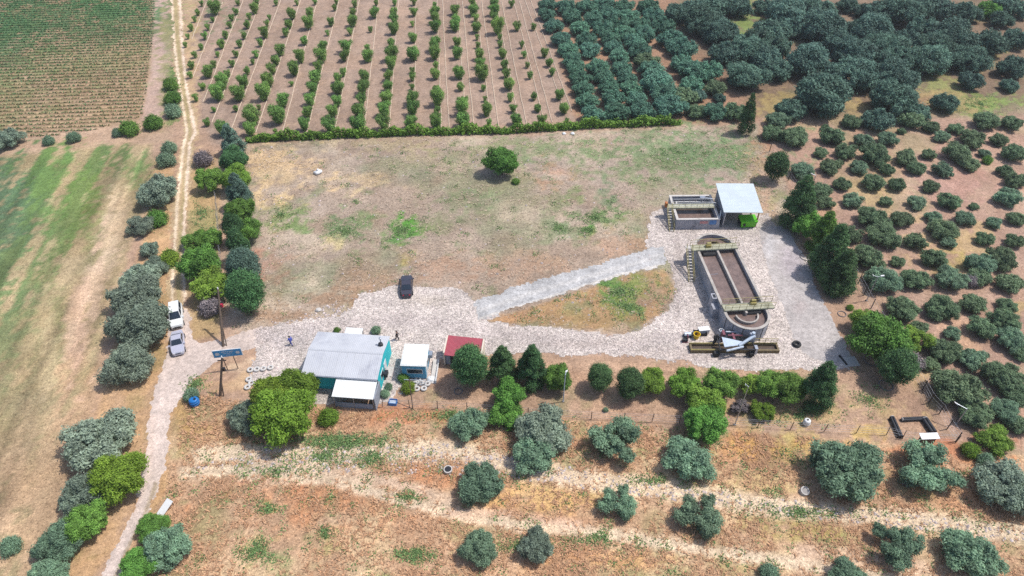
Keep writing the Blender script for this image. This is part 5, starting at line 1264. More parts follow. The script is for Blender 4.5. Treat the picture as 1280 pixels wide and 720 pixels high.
part(MB().box(L5 - 1.6, L5 - .5, -.035, -.005, .9, 1.75), 'wall_poster', M['poster'], t)
part(MB().box(L5 - 3.2, L5 - 1.9, -.035, -.005, 1.1, 1.6), 'faded_print', M['poster_pink'], t)
stair(t, -1.05, ym - 4.2, ym - .4, TZ + .2, .75, 9)
part(MB().box(-1.35, -.95, ym - .2, ym + .4, TZ + .1, TZ + .9), 'valve_box', M['orange'], t)

# ---- oval treatment tank with a long middle wall and two bridges
OZ = 2.7
A0, B0 = G(895.5, 309.5, OZ), G(930.5, 384, OZ)
ax = (B0 - A0); A0 = A0 - ax.normalized() * .45; B0 = B0 + ax.normalized() * 1.2; ax = B0 - A0; Ls = ax.length; rz6 = math.atan2(ax.y, ax.x)
RO = 3.1
ov = thing('oval_tank', 'large oval concrete treatment tank of brown water with two bridges', 'tank', (A0.x, A0.y, 0), rz6)


def stadium(r, n=24):
    P = [(r * math.cos(a), r * math.sin(a)) for a in np.linspace(math.pi / 2, 3 * math.pi / 2, n)]
    return P + [(Ls + r * math.cos(a), r * math.sin(a)) for a in np.linspace(-math.pi / 2, math.pi / 2, n)]


def ringwall(ro, ri, z0, z1, n=24):
    o, i = stadium(ro, n), stadium(ri, n); m = len(o); mb = MB()
    vs = [(x, y, z) for z in (z0, z1) for P in (o, i) for x, y in P]
    fs = []
    for k in range(m):
        j = (k + 1) % m
        fs += [(k, j, 2 * m + j, 2 * m + k), (m + j, m + k, 3 * m + k, 3 * m + j), (2 * m + k, 2 * m + j, 3 * m + j, 3 * m + k), (m + k, m + j, j, k)]
    return mb.add(vs, fs)


part(ringwall(RO, RO - .28, 0, OZ - .1), 'wall', M['concrete_wall'], ov)
part(ringwall(RO + .07, RO - .32, OZ - .1, OZ), 'rim', M['rim_concrete'], ov)
rib = MB()
for a in np.linspace(-1.4, 1.4, 7): rib.box(-.1, .1, -.1, .1, 0, 0) if False else rib.tube((Ls + (RO + .02) * math.cos(a), (RO + .02) * math.sin(a), 0), (Ls + (RO + .02) * math.cos(a), (RO + .02) * math.sin(a), OZ - .1), .035, n=6)
part(rib, 'joint_strip', M['dark'], ov)
part(MB().prism(stadium(RO - .27), 1.2, OZ - .62), 'water', M['sludge'], ov)
part(MB().box(.1, Ls - .1, -.15, .15, .5, OZ - .02), 'middle_wall', M['rim_concrete'], ov)


def arcwall(cx, r, a0, a1, t_, z0, z1, n=18):
    mb = MB(); vs = []
    for a in np.linspace(a0, a1, n):
        for rr in (r, r - t_):
            for z in (z0, z1): vs.append((cx + rr * math.cos(a), rr * math.sin(a), z))
    fs = [(0, 1, 3, 2)]
    for k in range(n - 1):
        b, e = 4 * k, 4 * k + 4
        fs += [(b, e, e + 1, b + 1), (b + 3, e + 3, e + 2, b + 2), (b + 1, e + 1, e + 3, b + 3), (b + 2, e + 2, e, b)]
    b = 4 * (n - 1); fs.append((b + 2, b + 3, b + 1, b))
    return mb.add(vs, fs)


part(arcwall(0, 1.45, math.pi / 2, 3 * math.pi / 2, .16, .6, OZ - .25), 'guide_wall', M['algae'], ov)
part(arcwall(Ls, 1.65, -math.pi / 2, math.pi / 2, .2, .6, OZ - .2), 'guide_wall', M['rim_concrete'], ov)
for cx, over0, over1, m in ((.4, .9, .1, M['moss_concrete']), (Ls - 1.2, .0, 1.0, M['moss_concrete'])):
    y0, y1 = -(RO + over0), RO + over1
    b_ = part(MB().box(cx - .68, cx + .68, y0, y1, OZ + .003, OZ + .18), 'bridge', m, ov)
    hr = MB()
    for x in (cx - .63, cx + .63):
        hr.tube((x, y0, OZ + 1.2), (x, y1, OZ + 1.2), .035).tube((x, y0, OZ + .7), (x, y1, OZ + .7), .025)
        for i in range(8): hr.tube((x, y0 + (y1 - y0) * i / 7, OZ + .18), (x, y0 + (y1 - y0) * i / 7, OZ + 1.2), .03, n=6)
    part(hr, 'handrail', M['yellow'], b_)
for cx, y in ((.35, -1.3), (Ls - 1.6, 1.3)):
    part(MB().box(cx - .28, cx + .28, y - .4, y + .4, OZ + .18, OZ + .6).tube((cx - .1, y - .3, OZ + .75), (cx - .1, y + .35, OZ + .75), .2, n=12), 'aerator_motor', M['yellow'], ov)
    part(MB().tube((cx + 1.0, y - 1.0, OZ - .55), (cx + 1.0, y + .9, OZ - .55), .38, n=12), 'aerator_brush', M['black'], ov)
part(MB().bar((Ls * .42, -RO + .3, OZ - .2), (Ls * .42, -1.5, OZ - .2), .05), 'probe_arm', M['steel'], ov)
# overflow box on the left side and the deeper outlet box below it
part(MB().box(Ls * .70, Ls * .70 + 1.1, -RO - .75, -RO + .02, .0, OZ - .102), 'outlet_box', M['concrete_wall'], ov)
part(MB().box(Ls * .70 + .2, Ls * .70 + .9, -RO - .6, -RO - .2, OZ - .10, OZ - .08), 'outlet_grating', M['dark'], ov)
part(MB().box(Ls * .70 + 1.1, Ls * .70 + 2.4, -RO - .9, -RO + .2, .0, 1.75), 'lower_box', M['concrete_wall'], ov)
# stair at the upper bridge, in place-aligned axes
st = thing('access_stair', 'yellow-railed steel stair climbing to the upper bridge of the oval tank', 'stair', (0, 0, 0), 0)
tp = ov.matrix_basis @ Vector((.4, -(RO + .9), 0))
st.location = (tp.x - .75, tp.y - .4, 0)
stair(st, .0, -4.3, .25, OZ + .15, .8, 11)
part(MB().box(-.05, .85, .25, 1.0, OZ + .02, OZ + .15), 'landing', M['pale_concrete'], st)

# ---- long inlet channel and the screening machine across it
ca, cb = G(862, 434, .3), G(972, 433.5, .3); cb.y = ca.y
Lc_ = (cb - ca).length
ch = thing('inlet_channel', 'long low concrete channel with yellow edges under the screening machine', 'channel', (ca.x, ca.y, 0), 0)
part(MB().box(0, Lc_, -.85, -.6, 0, .55).box(0, Lc_, .35, .6, 0, .55).box(0, .25, -.6, .35, 0, .55).box(Lc_ - .25, Lc_, -.6, .35, 0, .55), 'wall', M['algae'], ch)
part(MB().box(.25, Lc_ - .25, -.6, .35, .05, .2), 'water', M['dark_sludge'], ch)
for xa_, xb_, y_ in ((0, Lc_ * .28, -.72), (0, Lc_ * .28, .48), (Lc_ * .66, Lc_, .48)): part(MB().bar((xa_, y_, .61), (xb_, y_, .61), .12), 'edge_beam', M['yellow'], ch)
hr = MB()
for x in np.linspace(Lc_ * .72, Lc_ - .1, 5): hr.tube((x, .5, .55), (x, .5, 1.5), .03, n=6)
hr.tube((Lc_ * .72, .5, 1.5), (Lc_ - .1, .5, 1.5), .035).tube((Lc_ * .72, .5, 1.05), (Lc_ - .1, .5, 1.05), .03)
part(hr, 'handrail', M['yellow'], ch)
sm = thing('screening_machine', 'pale steel screening machine with white hopper and inclined conveyor over the channel', 'machine', (ca.x + Lc_ * .30, ca.y, 0), 0)
W_ = Lc_ * .42
lg = [(.1, -1.4), (.1, .9), (W_ - .3, -1.4), (W_ - .3, .9)]
for x, y in lg: part(MB().box(x - .07, x + .07, y - .07, y + .07, 0, 1.3), 'leg', M['dark'], sm)
part(MB().bar((0, -1.4, 1.35), (W_ - .2, -1.4, 1.35), .16).bar((0, .9, 1.35), (W_ - .2, .9, 1.35), .16).bar((.1, -1.4, 1.35), (.1, .9, 1.35), .14).bar((W_ - .3, -1.4, 1.35), (W_ - .3, .9, 1.35), .14), 'frame', M['dark'], sm)
part(MB().hexa([(.7, -1.25, 1.5), (2.9, -.75, 1.5), (2.9, -.35, 1.5), (.7, .25, 1.5)], [(.5, -1.5, 2.0), (3.3, -.85, 1.75), (3.3, -.3, 1.75), (.5, .35, 2.0)]), 'hopper', M['bluesteel'], sm)
part(MB().tube((2.6, -1.0, 1.7), (W_ - .3, .1, 2.5), .22, n=12).tube((.8, -1.75, 1.5), (3.2, -1.1, 1.6), .16, n=10), 'conveyor', M['bluesteel'], sm)
part(MB().box(W_ - .75, W_ - .15, -.2, .7, 1.45, 2.5).box(W_ - .3, W_ + .1, -1.4, -.7, .3, 1.5), 'drive_box', M['steel'], sm)
part(MB().tube((W_ - .45, .2, 2.5), (W_ - .45, .2, 3.0), .22, n=12), 'motor', M['bluesteel'], sm)
part(MB().box(1.6, 3.6, .95, 1.15, 1.42, 1.62).box(2.2, 2.5, .3, 1.5, 1.42, 1.58).box(1.0, 1.35, 1.2, 2.1, .2, 1.5), 'red_beam', M['maroon'], sm)
part(MB().box(2.9, 4.3, 1.3, 2.1, .4, 1.45), 'cover_plate', M['pale_concrete'], sm)
part(MB().tube((1.5, 1.75, 1.5), (3.1, 1.75, 1.5), .14, n=10).tube((1.5, 1.75, 0), (1.5, 1.75, 1.5), .1, n=8), 'pipe', M['steel'], sm)
part(MB().tube((-.35, .5, .5), (.25, 1.0, 1.6), .2, n=10).box(-.1, .5, .9, 1.5, .6, 1.3).box(-.6, 0, -1.6, -1.0, 0, .7), 'pump', M['black'], sm)
part(MB().box(W_ - .9, W_ - .5, -1.7, -1.25, .1, .8).tube((W_ - 1.4, -1.5, .4), (W_ - .6, -1.3, .9), .16, n=10), 'gearbox', M['black'], sm)


def simple(name, label, cat, px, py, z=0, rz=0, group=None):
    p = G(px, py, z); return thing(name, label, cat, (p.x, p.y, 0), rz, group)


b = simple('plastic_bin', 'yellow plastic bin on the pale ground left of the screening machine', 'bin', 870.5, 420.5, .3)
part(MB().lathe([(0, .02), (.36, .02), (.46, .75), (.42, .75), (.34, .2), (0, .2)], 18), 'tub', M['yellow_bin'], b, smooth=False)
part(MB().lathe([(.42, .75), (.5, .77), (.5, .83), (.42, .83), (.42, .75)], 18), 'rim', M['yellow_bin'], b)
b = simple('storage_box', 'white lidded box behind the yellow bin', 'box', 879.5, 413, .4, R(8))
part(MB().box(-.75, .75, -.35, .35, 0, .7), 'body', M['white'], b); part(MB().box(-.8, .8, -.4, .4, .7, .8), 'lid', M['white'], b)
b = simple('crate', 'black open crate between the white box and the yellow bin', 'crate', 870.5, 416.3, .3)
part(MB().box(-.45, .45, -.32, -.26, 0, .6).box(-.45, .45, .26, .32, 0, .6).box(-.45, -.39, -.26, .26, 0, .6).box(.39, .45, -.26, .26, 0, .6), 'side', M['black'], b)
part(MB().box(-.39, .39, -.26, .26, .02, .08), 'bottom', M['black'], b)
b = simple('crate', 'black crate right in front of the white lidded box', 'crate', 879.2, 416.8, .3)
part(MB().box(-.5, .5, -.27, -.21, 0, .45).box(-.5, .5, .21, .27, 0, .45).box(-.5, -.44, -.21, .21, 0, .45).box(.44, .5, -.21, .21, 0, .45), 'side', M['black'], b)
part(MB().box(-.44, .44, -.21, .21, .02, .08), 'bottom', M['black'], b)
b = simple('pump_unit', 'small pale pump unit at the left end of the channel', 'pump', 860, 418, .4)
part(MB().tube((-.5, 0, .4), (.4, .1, .4), .28, n=14), 'motor', M['bluesteel'], b); part(MB().box(-.6, .5, -.35, .35, .02, .14), 'base', M['dark'], b); part(MB().tube((.4, .1, .4), (.75, .1, .4), .16, n=10).tube((.6, .1, .4), (.6, .1, .9), .1), 'outlet', M['steel'], b)
b = simple('pump_unit', 'dark pump with pipe bend just below the pale pump unit', 'pump', 856.5, 424.5, .4)
part(MB().tube((-.35, 0, .35), (.35, 0, .35), .25, n=12), 'motor', M['dark'], b); part(MB().box(-.4, .4, -.3, .3, .02, .1), 'base', M['maroon'], b); part(MB().tube((.3, 0, .35), (.3, .0, 1.0), .09).tube((.3, 0, 1.0), (.3, .5, 1.0), .09), 'pipe', M['maroon'], b)
b = simple('valve_post', 'pale valve post with hand wheel behind the screening machine', 'valve', 901, 416, .8)
part(MB().tube((0, 0, 0), (0, 0, 1.3), .14, n=10), 'stem', M['bluesteel'], b); part(MB().lathe([(.3, 1.3), (.36, 1.34), (.3, 1.38), (.26, 1.34), (.3, 1.3)], 16), 'hand_wheel', M['white'], b)
b = simple('control_cabinet', 'small pale blue control cabinet under the round end of the oval tank', 'cabinet', 938.5, 420, 1.2)
part(MB().box(-.4, .4, -.25, .25, .7, 1.8), 'body', M['bluesteel'], b); part(MB().box(-.44, .44, -.3, .3, 1.8, 1.86), 'cap', M['bluesteel'], b); part(MB().box(-.36, .36, -.27, -.25, .75, 1.75), 'door', M['bluesteel'], b)
for x in (-.3, .3): part(MB().tube((x, 0, 0), (x, 0, .7), .04), 'leg', M['dark'], b)


def torus(name, R0, r0, m, par=None, z=0, n=28, k=8):
    vs = []; fs = []
    for i in range(n):
        a = 2 * math.pi * i / n
        for j in range(k):
            b = 2 * math.pi * j / k; q = R0 + r0 * math.cos(b); vs.append((q * math.cos(a), q * math.sin(a), z + r0 * math.sin(b)))
    for i in range(n):
        for j in range(k): fs.append((i * k + j, ((i + 1) % n) * k + j, ((i + 1) % n) * k + (j + 1) % k, i * k + (j + 1) % k))
    return MB().add(vs, fs).build(name, m, par, True)


t = torus('tyre', .42, .2, M['black'], z=.2); p = G(996, 430, .2); t.location = (p.x, p.y, 0); tag(t, 'old black tyre lying on the concrete near the end of the channel', 'tyre')
WT = [(525.8, 478.6, 'white-painted tyre ring nearest the cabin railing on the right'), (521, 485.8, 'lower left of the white-painted tyre rings in front of the cabin'), (529.8, 485.6, 'lower right of the white-painted tyre rings in front of the cabin'),
      (518.5, 479.8, 'upper left of the white-painted tyre rings in front of the cabin'), (534.4, 479.8, 'rightmost white-painted tyre ring in front of the cabin'), (522.3, 473.8, 'white-painted tyre ring touching the cabin railing'),
      (312.8, 462.2, 'white-painted tyre at the upper corner of the stones by the sign'), (321, 461.6, 'second white-painted tyre in the line right of the blue sign'), (329.2, 461, 'third white-painted tyre in the line right of the blue sign'), (338, 459.5, 'fourth white-painted tyre, farthest right of the blue sign'),
      (311, 474.3, 'white-painted tyre halfway down the stones beside the sign post'), (309.2, 484, 'white-painted tyre lowest in the column beside the grey olive'), (314.2, 479, 'white-painted tyre tucked between two tyres beside the bright trees')]
tw = None
for x, y, lab in WT:
    p = G(x, y, .15)
    if tw is None: tw = torus('painted_tyre', .3, .15, M['white_wash'], z=.15); o = tw
    else: o = tw.copy(); COL.objects.link(o)
    o.location = (p.x, p.y, .02); o.rotation_euler = (random.uniform(-.1, .1), random.uniform(-.1, .1), 0); tag(o, lab, 'tyre', 'white-painted tyres edging the yard')
RI = [(1107.5, 481.5, 17, 'grey hose ring round the trunk of the lowest dark tree'), (1090.5, 450, 20, 'grey hose ring in the shade beside the end of the apron'), (1041.5, 365, 22, 'hose ring below the row of trees along the apron'), (1052.5, 392.5, 10, 'smallest hose ring on the bare ground right of the apron'),
      (1007.5, 321, 15, 'uppermost hose ring in the tree shade along the apron'), (1025, 342, 20, 'hose ring second from the top along the apron'), (573, 489, 10, 'small hose ring in the shade below the red-roofed shed')]
for x, y, w, lab in RI:
    p = G(x, y, .05); o = torus('hose_ring', w / scl(p) / 2, .05, M['ring'], z=.07); o.location = (p.x, p.y, 0); tag(o, lab, 'hose ring', 'watering hose rings under the trees')
    o.rotation_euler.z = random.random()

# ---- blue sign board on two posts over the road edge
SB, ST = 2.7, 3.9
a, b = G(268.4, 447.3, SB), G(303, 443.6, SB)
loc7 = a; dx = b - a; rz7 = math.atan2(dx.y, dx.x); Lb = dx.length
sg = thing('sign_board', 'wide blue sign board with white print on two steel posts', 'sign', (a.x, a.y, 0), rz7)
part(MB().box(0, Lb, 0, .09, SB, ST), 'board', M['sign_blue'], sg)
part(MB().box(-.08, Lb + .08, .015, .10, ST, ST + .07).box(-.08, Lb + .08, .015, .10, SB - .07, SB).box(-.08, 0, .015, .10, SB, ST).box(Lb, Lb + .08, .015, .10, SB, ST), 'board_frame', M['white'], sg)
pr = MB().lathe([(0, 0), (.3, 0), (.3, .02), (0, .02)], 16)
emb = MB(); cz = (SB + ST) / 2
emb.add([(.48 + .3 * math.cos(x), -.008, cz + .3 * math.sin(x)) for x in np.linspace(0, 6.0, 16)], [tuple(range(16))])
part(emb, 'emblem', M['sign_white'], sg); emb = MB()
emb.add([(Lb - .45 + .26 * math.cos(x), -.008, cz + .26 * math.sin(x)) for x in np.linspace(0, 6.0, 16)], [tuple(range(16))])
part(emb, 'emblem', M['sign_white'], sg)
ln = MB(); rr = random.Random(3)
for z, h_, x0, x1 in ((ST - .36, .17, 1.05, Lb - .95), (ST - .64, .14, 1.2, Lb - 1.1), (SB + .22, .1, 1.5, Lb - 1.4)):
    x = x0
    while x < x1:
        w = rr.uniform(.06, .13); ln.box(x, min(x + w, x1), -.012, -.002, z, z + h_ * rr.uniform(.75, 1)); x += w + rr.choice((.04, .04, .05, .14))
part(ln, 'print', M['sign_white'], sg, 'lines of small white print too faint to read')
for x in (.9, Lb - 1.25): part(MB().tube((x, .16, 0), (x, .16, ST - .1), .06), 'post', M['wood'], sg)

# ---- leaning poles
def pole(label, base, top, zt, red=False):
    a, b = G(*base), G(top[0], top[1], zt)
    o = thing('utility_pole', label, 'pole', (a.x, a.y, 0))
    d = b - a
    part(MB().tube((0, 0, -.1), d, .19, .12, 9), 'post', M['wood'], o)
    part(MB().tube((d.x * .99, d.y * .99, d.z - .1), (d.x, d.y, d.z + .28), .11, .07, 8), 'insulator', M['white'], o)
    c = d * .93
    part(MB().bar((c.x - .55, c.y, c.z), (c.x + .55, c.y, c.z), .1), 'cross_arm', M['dark'], o)
    e = d * .72
    part(MB().box(e.x + .16, e.x + .46, e.y - .14, e.y + .14, e.z - .3, e.z + .2), 'fuse_box', M['red'] if red else M['dark'], o)
    part(MB().bar((.45, .1, 0), d * .45, .12), 'stay', M['wood'], o)


pole('weathered utility pole with white insulator standing in front of the blue sign', (275, 496), (277.5, 447), 6.0)
pole('weathered utility pole with a red box beside the bare bush', (279, 433), (272.5, 361), 7.0, True)


def lamp(label, base, top, arms, m=None, both=False):
    a = G(*base); t_ = None
    # height so that the head shows where the photo has it
    lo, hi = .5, 14
    for _ in range(40):
        md = (lo + hi) / 2
        dy = md; P = np.array((a.x, a.y, md)) - CAM
        v = 360 + F * float(np.dot(P, DWN)) / float(np.dot(P, FWD))
        if v > top[1]: lo = md
        else: hi = md
    H_ = lo
    o = thing('lamp_post', label, 'lamp post', (a.x, a.y, 0))
    part(MB().tube((0, 0, 0), (0, 0, H_), .075, .05, 8), 'pole', m or M['steel'], o)
    part(MB().box(-.14, .14, -.14, .14, 0, .12), 'base', M['concrete'], o)
    for ax_, ay in arms:
        part(MB().tube((0, 0, H_ - .05), (ax_ * .7, ay * .7, H_ + .12), .035), 'arm', m or M['steel'], o)
        hd = part(MB().hexa([(ax_ * .62 - .12, ay * .62 - .12, H_ + .05), (ax_ + .12, ay - .12, H_ + .1), (ax_ + .12, ay + .12, H_ + .1), (ax_ * .62 - .12, ay * .62 + .12, H_ + .05)],
                            [(ax_ * .62 - .1, ay * .62 - .1, H_ + .18), (ax_ + .1, ay - .1, H_ + .2), (ax_ + .1, ay + .1, H_ + .2), (ax_ * .62 - .1, ay * .62 + .1, H_ + .18)]), 'lamp_head', M['white'], o)


lamp('tall lamp post with white head rising through the bare bush', (918.5, 531), (934, 483), [(-.4, .25)])
lamp('slim pale lamp post beside the green tree right of the conifers', (704, 502), (708, 468), [(.2, .5)], M['bluesteel'])
lamp('lamp post with a long arm inside the fence by the lower grove', (1195.5, 530), (1209, 511), [(-1.3, .9)])
lamp('lamp post half hidden in the grove beside the upper apron', (1014, 236), (1012, 219), [(-.9, .3)])
lamp('double-armed lamp post on the fence line right of the apron', (1083, 376), (1095, 346), [(-.8, .2), (.8, .1)])
p = G(301, 386); o = thing('marker_post', 'short white leaning post under the lowest dark conifer of the row', 'post', (p.x, p.y, 0))
part(MB().tube((0, 0, 0), (-.1, .9, 1.5), .07), 'shaft', M['white'], o); part(MB().tube((-.1, .9, 1.5), (-.11, .97, 1.62), .09), 'cap', M['white'], o)
a = G(516, 511); o = thing('wooden_post', 'thin brown wooden post standing before the cabin', 'post', (a.x, a.y, 0)); b = G(511.5, 474, 4.0) - a
part(MB().tube((0, 0, 0), b, .07, .05), 'shaft', M['wood'], o); part(MB().bar(b * .96 + Vector((-.3, 0, 0)), b * .96 + Vector((.3, 0, 0)), .06), 'cross_piece', M['wood'], o)


# ---- wire fences
def fence(label, pts, h_, m, step=None, pr=.05):
    W4 = [G(x, y) for x, y in pts]
    if step:
        out = []
        for a, b in zip(W4[:-1], W4[1:]):
            n = max(1, round((b - a).length / step)); out += [a.lerp(b, i / n) for i in range(n)]
        W4 = out + [W4[-1]]
    o = thing('wire_fence', label, 'fence', W4[0]); B = W4[0]
    first = None
    for q in W4:
        if first is None: first = c_ = part(MB().tube((0, 0, 0), (0, 0, h_), pr, n=6), 'post', m, o)
        else: c_ = first.copy(); COL.objects.link(c_)
        c_.parent = o; c_.location = q - B + Vector((random.gauss(0, .05), random.gauss(0, .05), 0)); c_.rotation_euler = (random.gauss(0, .03), random.gauss(0, .03), 0)
    w = MB()
    for a, b in zip(W4[:-1], W4[1:]):
        for z in (.3, .75, 1.2, h_ - .1): w.tube(a - B + Vector((0, 0, z)), b - B + Vector((0, 0, z)), .010, n=4)
    part(w, 'wire', M['steel'], o)


fence('wire fence on dark posts between the tree row and the right grove', [(962, 190), (985, 226), (1018, 275), (1050, 325), (1072, 355), (1088, 386), (1118, 432), (1141, 472), (1152, 487), (1161, 504), (1174, 517.5), (1183.5, 536.5), (1194.5, 552)], 1.9, M['dark'], 3.0, .07)
fence('low wire fence along the front meadow below the buildings', [(440, 508), (478, 509), (547, 511), (620, 516), (700, 522), (780, 526), (850, 529), (946, 534), (1030, 540), (1108, 544), (1128.5, 549), (1194, 553)], 1.6, M['wood'], 4.2, .05)
fence('pale wire fence between the track thicket and the tree row', [(269, 236), (272, 262), (274, 290), (277, 330), (279, 372)], 1.5, M['steel'], 3.0, .05)

# ---- things lying about
b = simple('water_barrel', 'blue plastic water barrel beside the grey bush by the road', 'barrel', 243, 502.5, .5)
part(MB().lathe([(0, .01), (.5, .01), (.56, .1), (.6, .55), (.56, 1.0), (.5, 1.08), (.3, 1.1), (0, 1.1)], 20), 'drum', M['blue'], b, smooth=True)
part(MB().lathe([(.58, .36), (.63, .38), (.63, .42), (.58, .44)], 20).lathe([(.58, .7), (.63, .72), (.63, .76), (.58, .78)], 20), 'hoop', M['blue'], b)
part(MB().lathe([(0, 1.16), (.16, 1.16), (.16, 1.1), (.0, 1.1)], 12, (.2, 0, 0)), 'bung', M['dark'], b)
b = simple('crate', 'blue plastic crate on the ground in front of the house porch', 'crate', 491.3, 502.5, .3, R(-6))
part(MB().box(-.5, .5, -.38, -.33, 0, .5).box(-.5, .5, .33, .38, 0, .5).box(-.5, -.45, -.33, .33, 0, .5).box(.45, .5, -.33, .33, 0, .5), 'side', M['blue'], b)
part(MB().box(-.45, .45, -.33, .33, .2, .3), 'load', M['bluesteel'], b)
b = simple('barrel', 'white round barrel on dry ground below the dark cypress', 'barrel', 1008.5, 528, .4)
part(MB().lathe([(0, .01), (.36, .01), (.42, .12), (.44, .5), (.4, .82), (.3, .9), (0, .92)], 20), 'drum', M['white'], b, smooth=True)
part(MB().lathe([(.42, .3), (.46, .32), (.46, .36), (.42, .38)], 20), 'hoop', M['white'], b); part(MB().lathe([(0, .98), (.12, .98), (.12, .9), (0, .9)], 12), 'cap', M['dark'], b)
for x, y, lab, tilt, m in ((560, 587, 'concrete manhole ring with a dark grey cover on the meadow', 0, M['dark']), (1005.5, 613, 'tilted open concrete manhole ring filled with rubble beside the pale track', .22, M['concrete'])):
    b = simple('manhole', lab, 'manhole', x, y, .3)
    b.rotation_euler = (tilt, tilt * .6, 0)
    part(MB().lathe([(.50, -.2), (.52, .42), (.40, .44), (.38, .1), (.38, -.2)], 26), 'ring', M['pale_concrete'], b)
    part(MB().lathe([(0, .36), (.385, .36), (.385, .3), (0, .3)], 22), 'cover' if not tilt else 'fill', m, b)
p = G(206, 633.5, .5)
b = thing('panel', 'white panel lying aslant on the right verge of the dirt road', 'panel', (p.x, p.y, 0), R(-28))
part(MB().sheet([(-.45, -.95, .12), (.45, -.95, .12), (.45, .85, .75), (-.45, .85, .75)], .06), 'board', M['white'], b)
part(MB().box(-.4, -.32, .7, .78, 0, .66).box(.32, .4, .7, .78, 0, .66), 'leg', M['wood'], b)
p = G(397.5, 215.5, .2)
b = thing('sack', 'crumpled white sack lying in the upper left of the plot', 'sack', (p.x, p.y, 0), .4)
me = MB().lathe([(0, .0), (.55, .02), (.72, .22), (.6, .48), (.3, .62), (.16, .72), (.2, .82), (0, .8)], 14)
me.v = [(x * (1.15 + .15 * math.sin(7 * y)), y * .85 + .1 * math.sin(5 * x), z * (1 + .12 * math.sin(9 * x + 4 * y))) for x, y, z in me.v]
part(me, 'bag', M['white'], b, smooth=True); part(MB().lathe([(.17, .68), (.2, .71), (.17, .74)], 10), 'tie', M['dark'], b)
for (x, y), rr, lab, sd in (((539, 475), .5, 'white-washed boulder at the right corner of the cabin front', 1), ((705, 167.5), .35, 'left white stone lying under the hedge', 2), ((716, 167.5), .38, 'right white stone lying under the hedge', 3), ((398, 388), .4, 'pale angular stone on the plot edge above the yard', 4)):
    p = G(x, y); me = MB().lathe([(0, .0), (rr, .02), (rr * 1.1, rr * .4), (rr * .7, rr * .8), (0, rr * .9)], 9)
    r_ = random.Random(sd); me.v = [(a * r_.uniform(.85, 1.15), b2 * r_.uniform(.85, 1.15), c2 * r_.uniform(.85, 1.1)) for a, b2, c2 in me.v]
    o = me.build('boulder', M['white'] if sd < 4 else M['pale_concrete']); o.location = p; tag(o, lab, 'stone')

# black pipe barriers and the little white-roofed box in the meadow corner
def bundle(label, a, b, z, w):
    A1, B1 = G(*a, z), G(*b, z); A1.z = B1.z = 0
    o = thing('pipe_barrier', label, 'barrier', A1); d = B1 - A1; sd = Vector((-d.y, d.x, 0)).normalized()
    for i in range(2):
        q = sd * (w * (i - .5)); part(MB().tube(q + Vector((0, 0, z)), d + q + Vector((0, 0, z)), w * .55, n=12), 'pipe', M['dark'], o)
    for f_ in (.05, .5, .95): part(MB().box(d.x * f_ - w * 1.1, d.x * f_ + w * 1.1, d.y * f_ - .12, d.y * f_ + .12, 0, z - w * .3), 'cradle', M['dark'], o)
    part(MB().tube(Vector((0, 0, z)), -d.normalized() * .06 + Vector((0, 0, z)), w * .9, n=12), 'end_cap', M['pale_concrete'], o)


bundle('black pipe bundle at the left of the open frame in the meadow corner', (1115, 521.5), (1126, 546), .32, .32)
bundle('black pipe bundle along the back of the frame in the meadow corner', (1128, 524), (1158, 522.5), .3, .26)
bundle('thick black pipe bundle right of the frame behind the white-roofed box', (1156, 523.5), (1167, 540), .34, .42)
loc8, rz8, L8, D8 = frame(G(1152.5, 549.3, 1.3), G(1175.5, 548.3, 1.3), G(1173, 541, 1.3))
b = thing('meter_box', 'low box with a white sheet roof in the meadow corner', 'box', loc8, rz8)
part(MB().sheet([(0, 0, 1.3), (L8, 0, 1.3), (L8, D8, 1.4), (0, D8, 1.4)], .07), 'roof', M['white'], b)
part(MB().box(.3, L8 - .3, .15, D8 - .1, 0, 1.15), 'body', M['wood'], b); part(MB().box(.5, 1.2, .10, .15, .15, 1.0), 'door', M['dark'], b)
dr = G(1053, 450); o = MB().box(-.13, .13, -1.0, .8, .03, .16).build('drain_bar', M['dark']); o.location = dr; o.rotation_euler.z = R(14); tag(o, 'dark drain bar across the end of the concrete apron', 'drain')
a = G(1062, 452); o = MB().box(-1.05, 1.05, -.9, .8, .026, .09).build('concrete_slab', M['pale_concrete']); o.location = a; o.rotation_euler.z = R(6); tag(o, 'pale square concrete slab at the shaded end of the apron', 'slab')


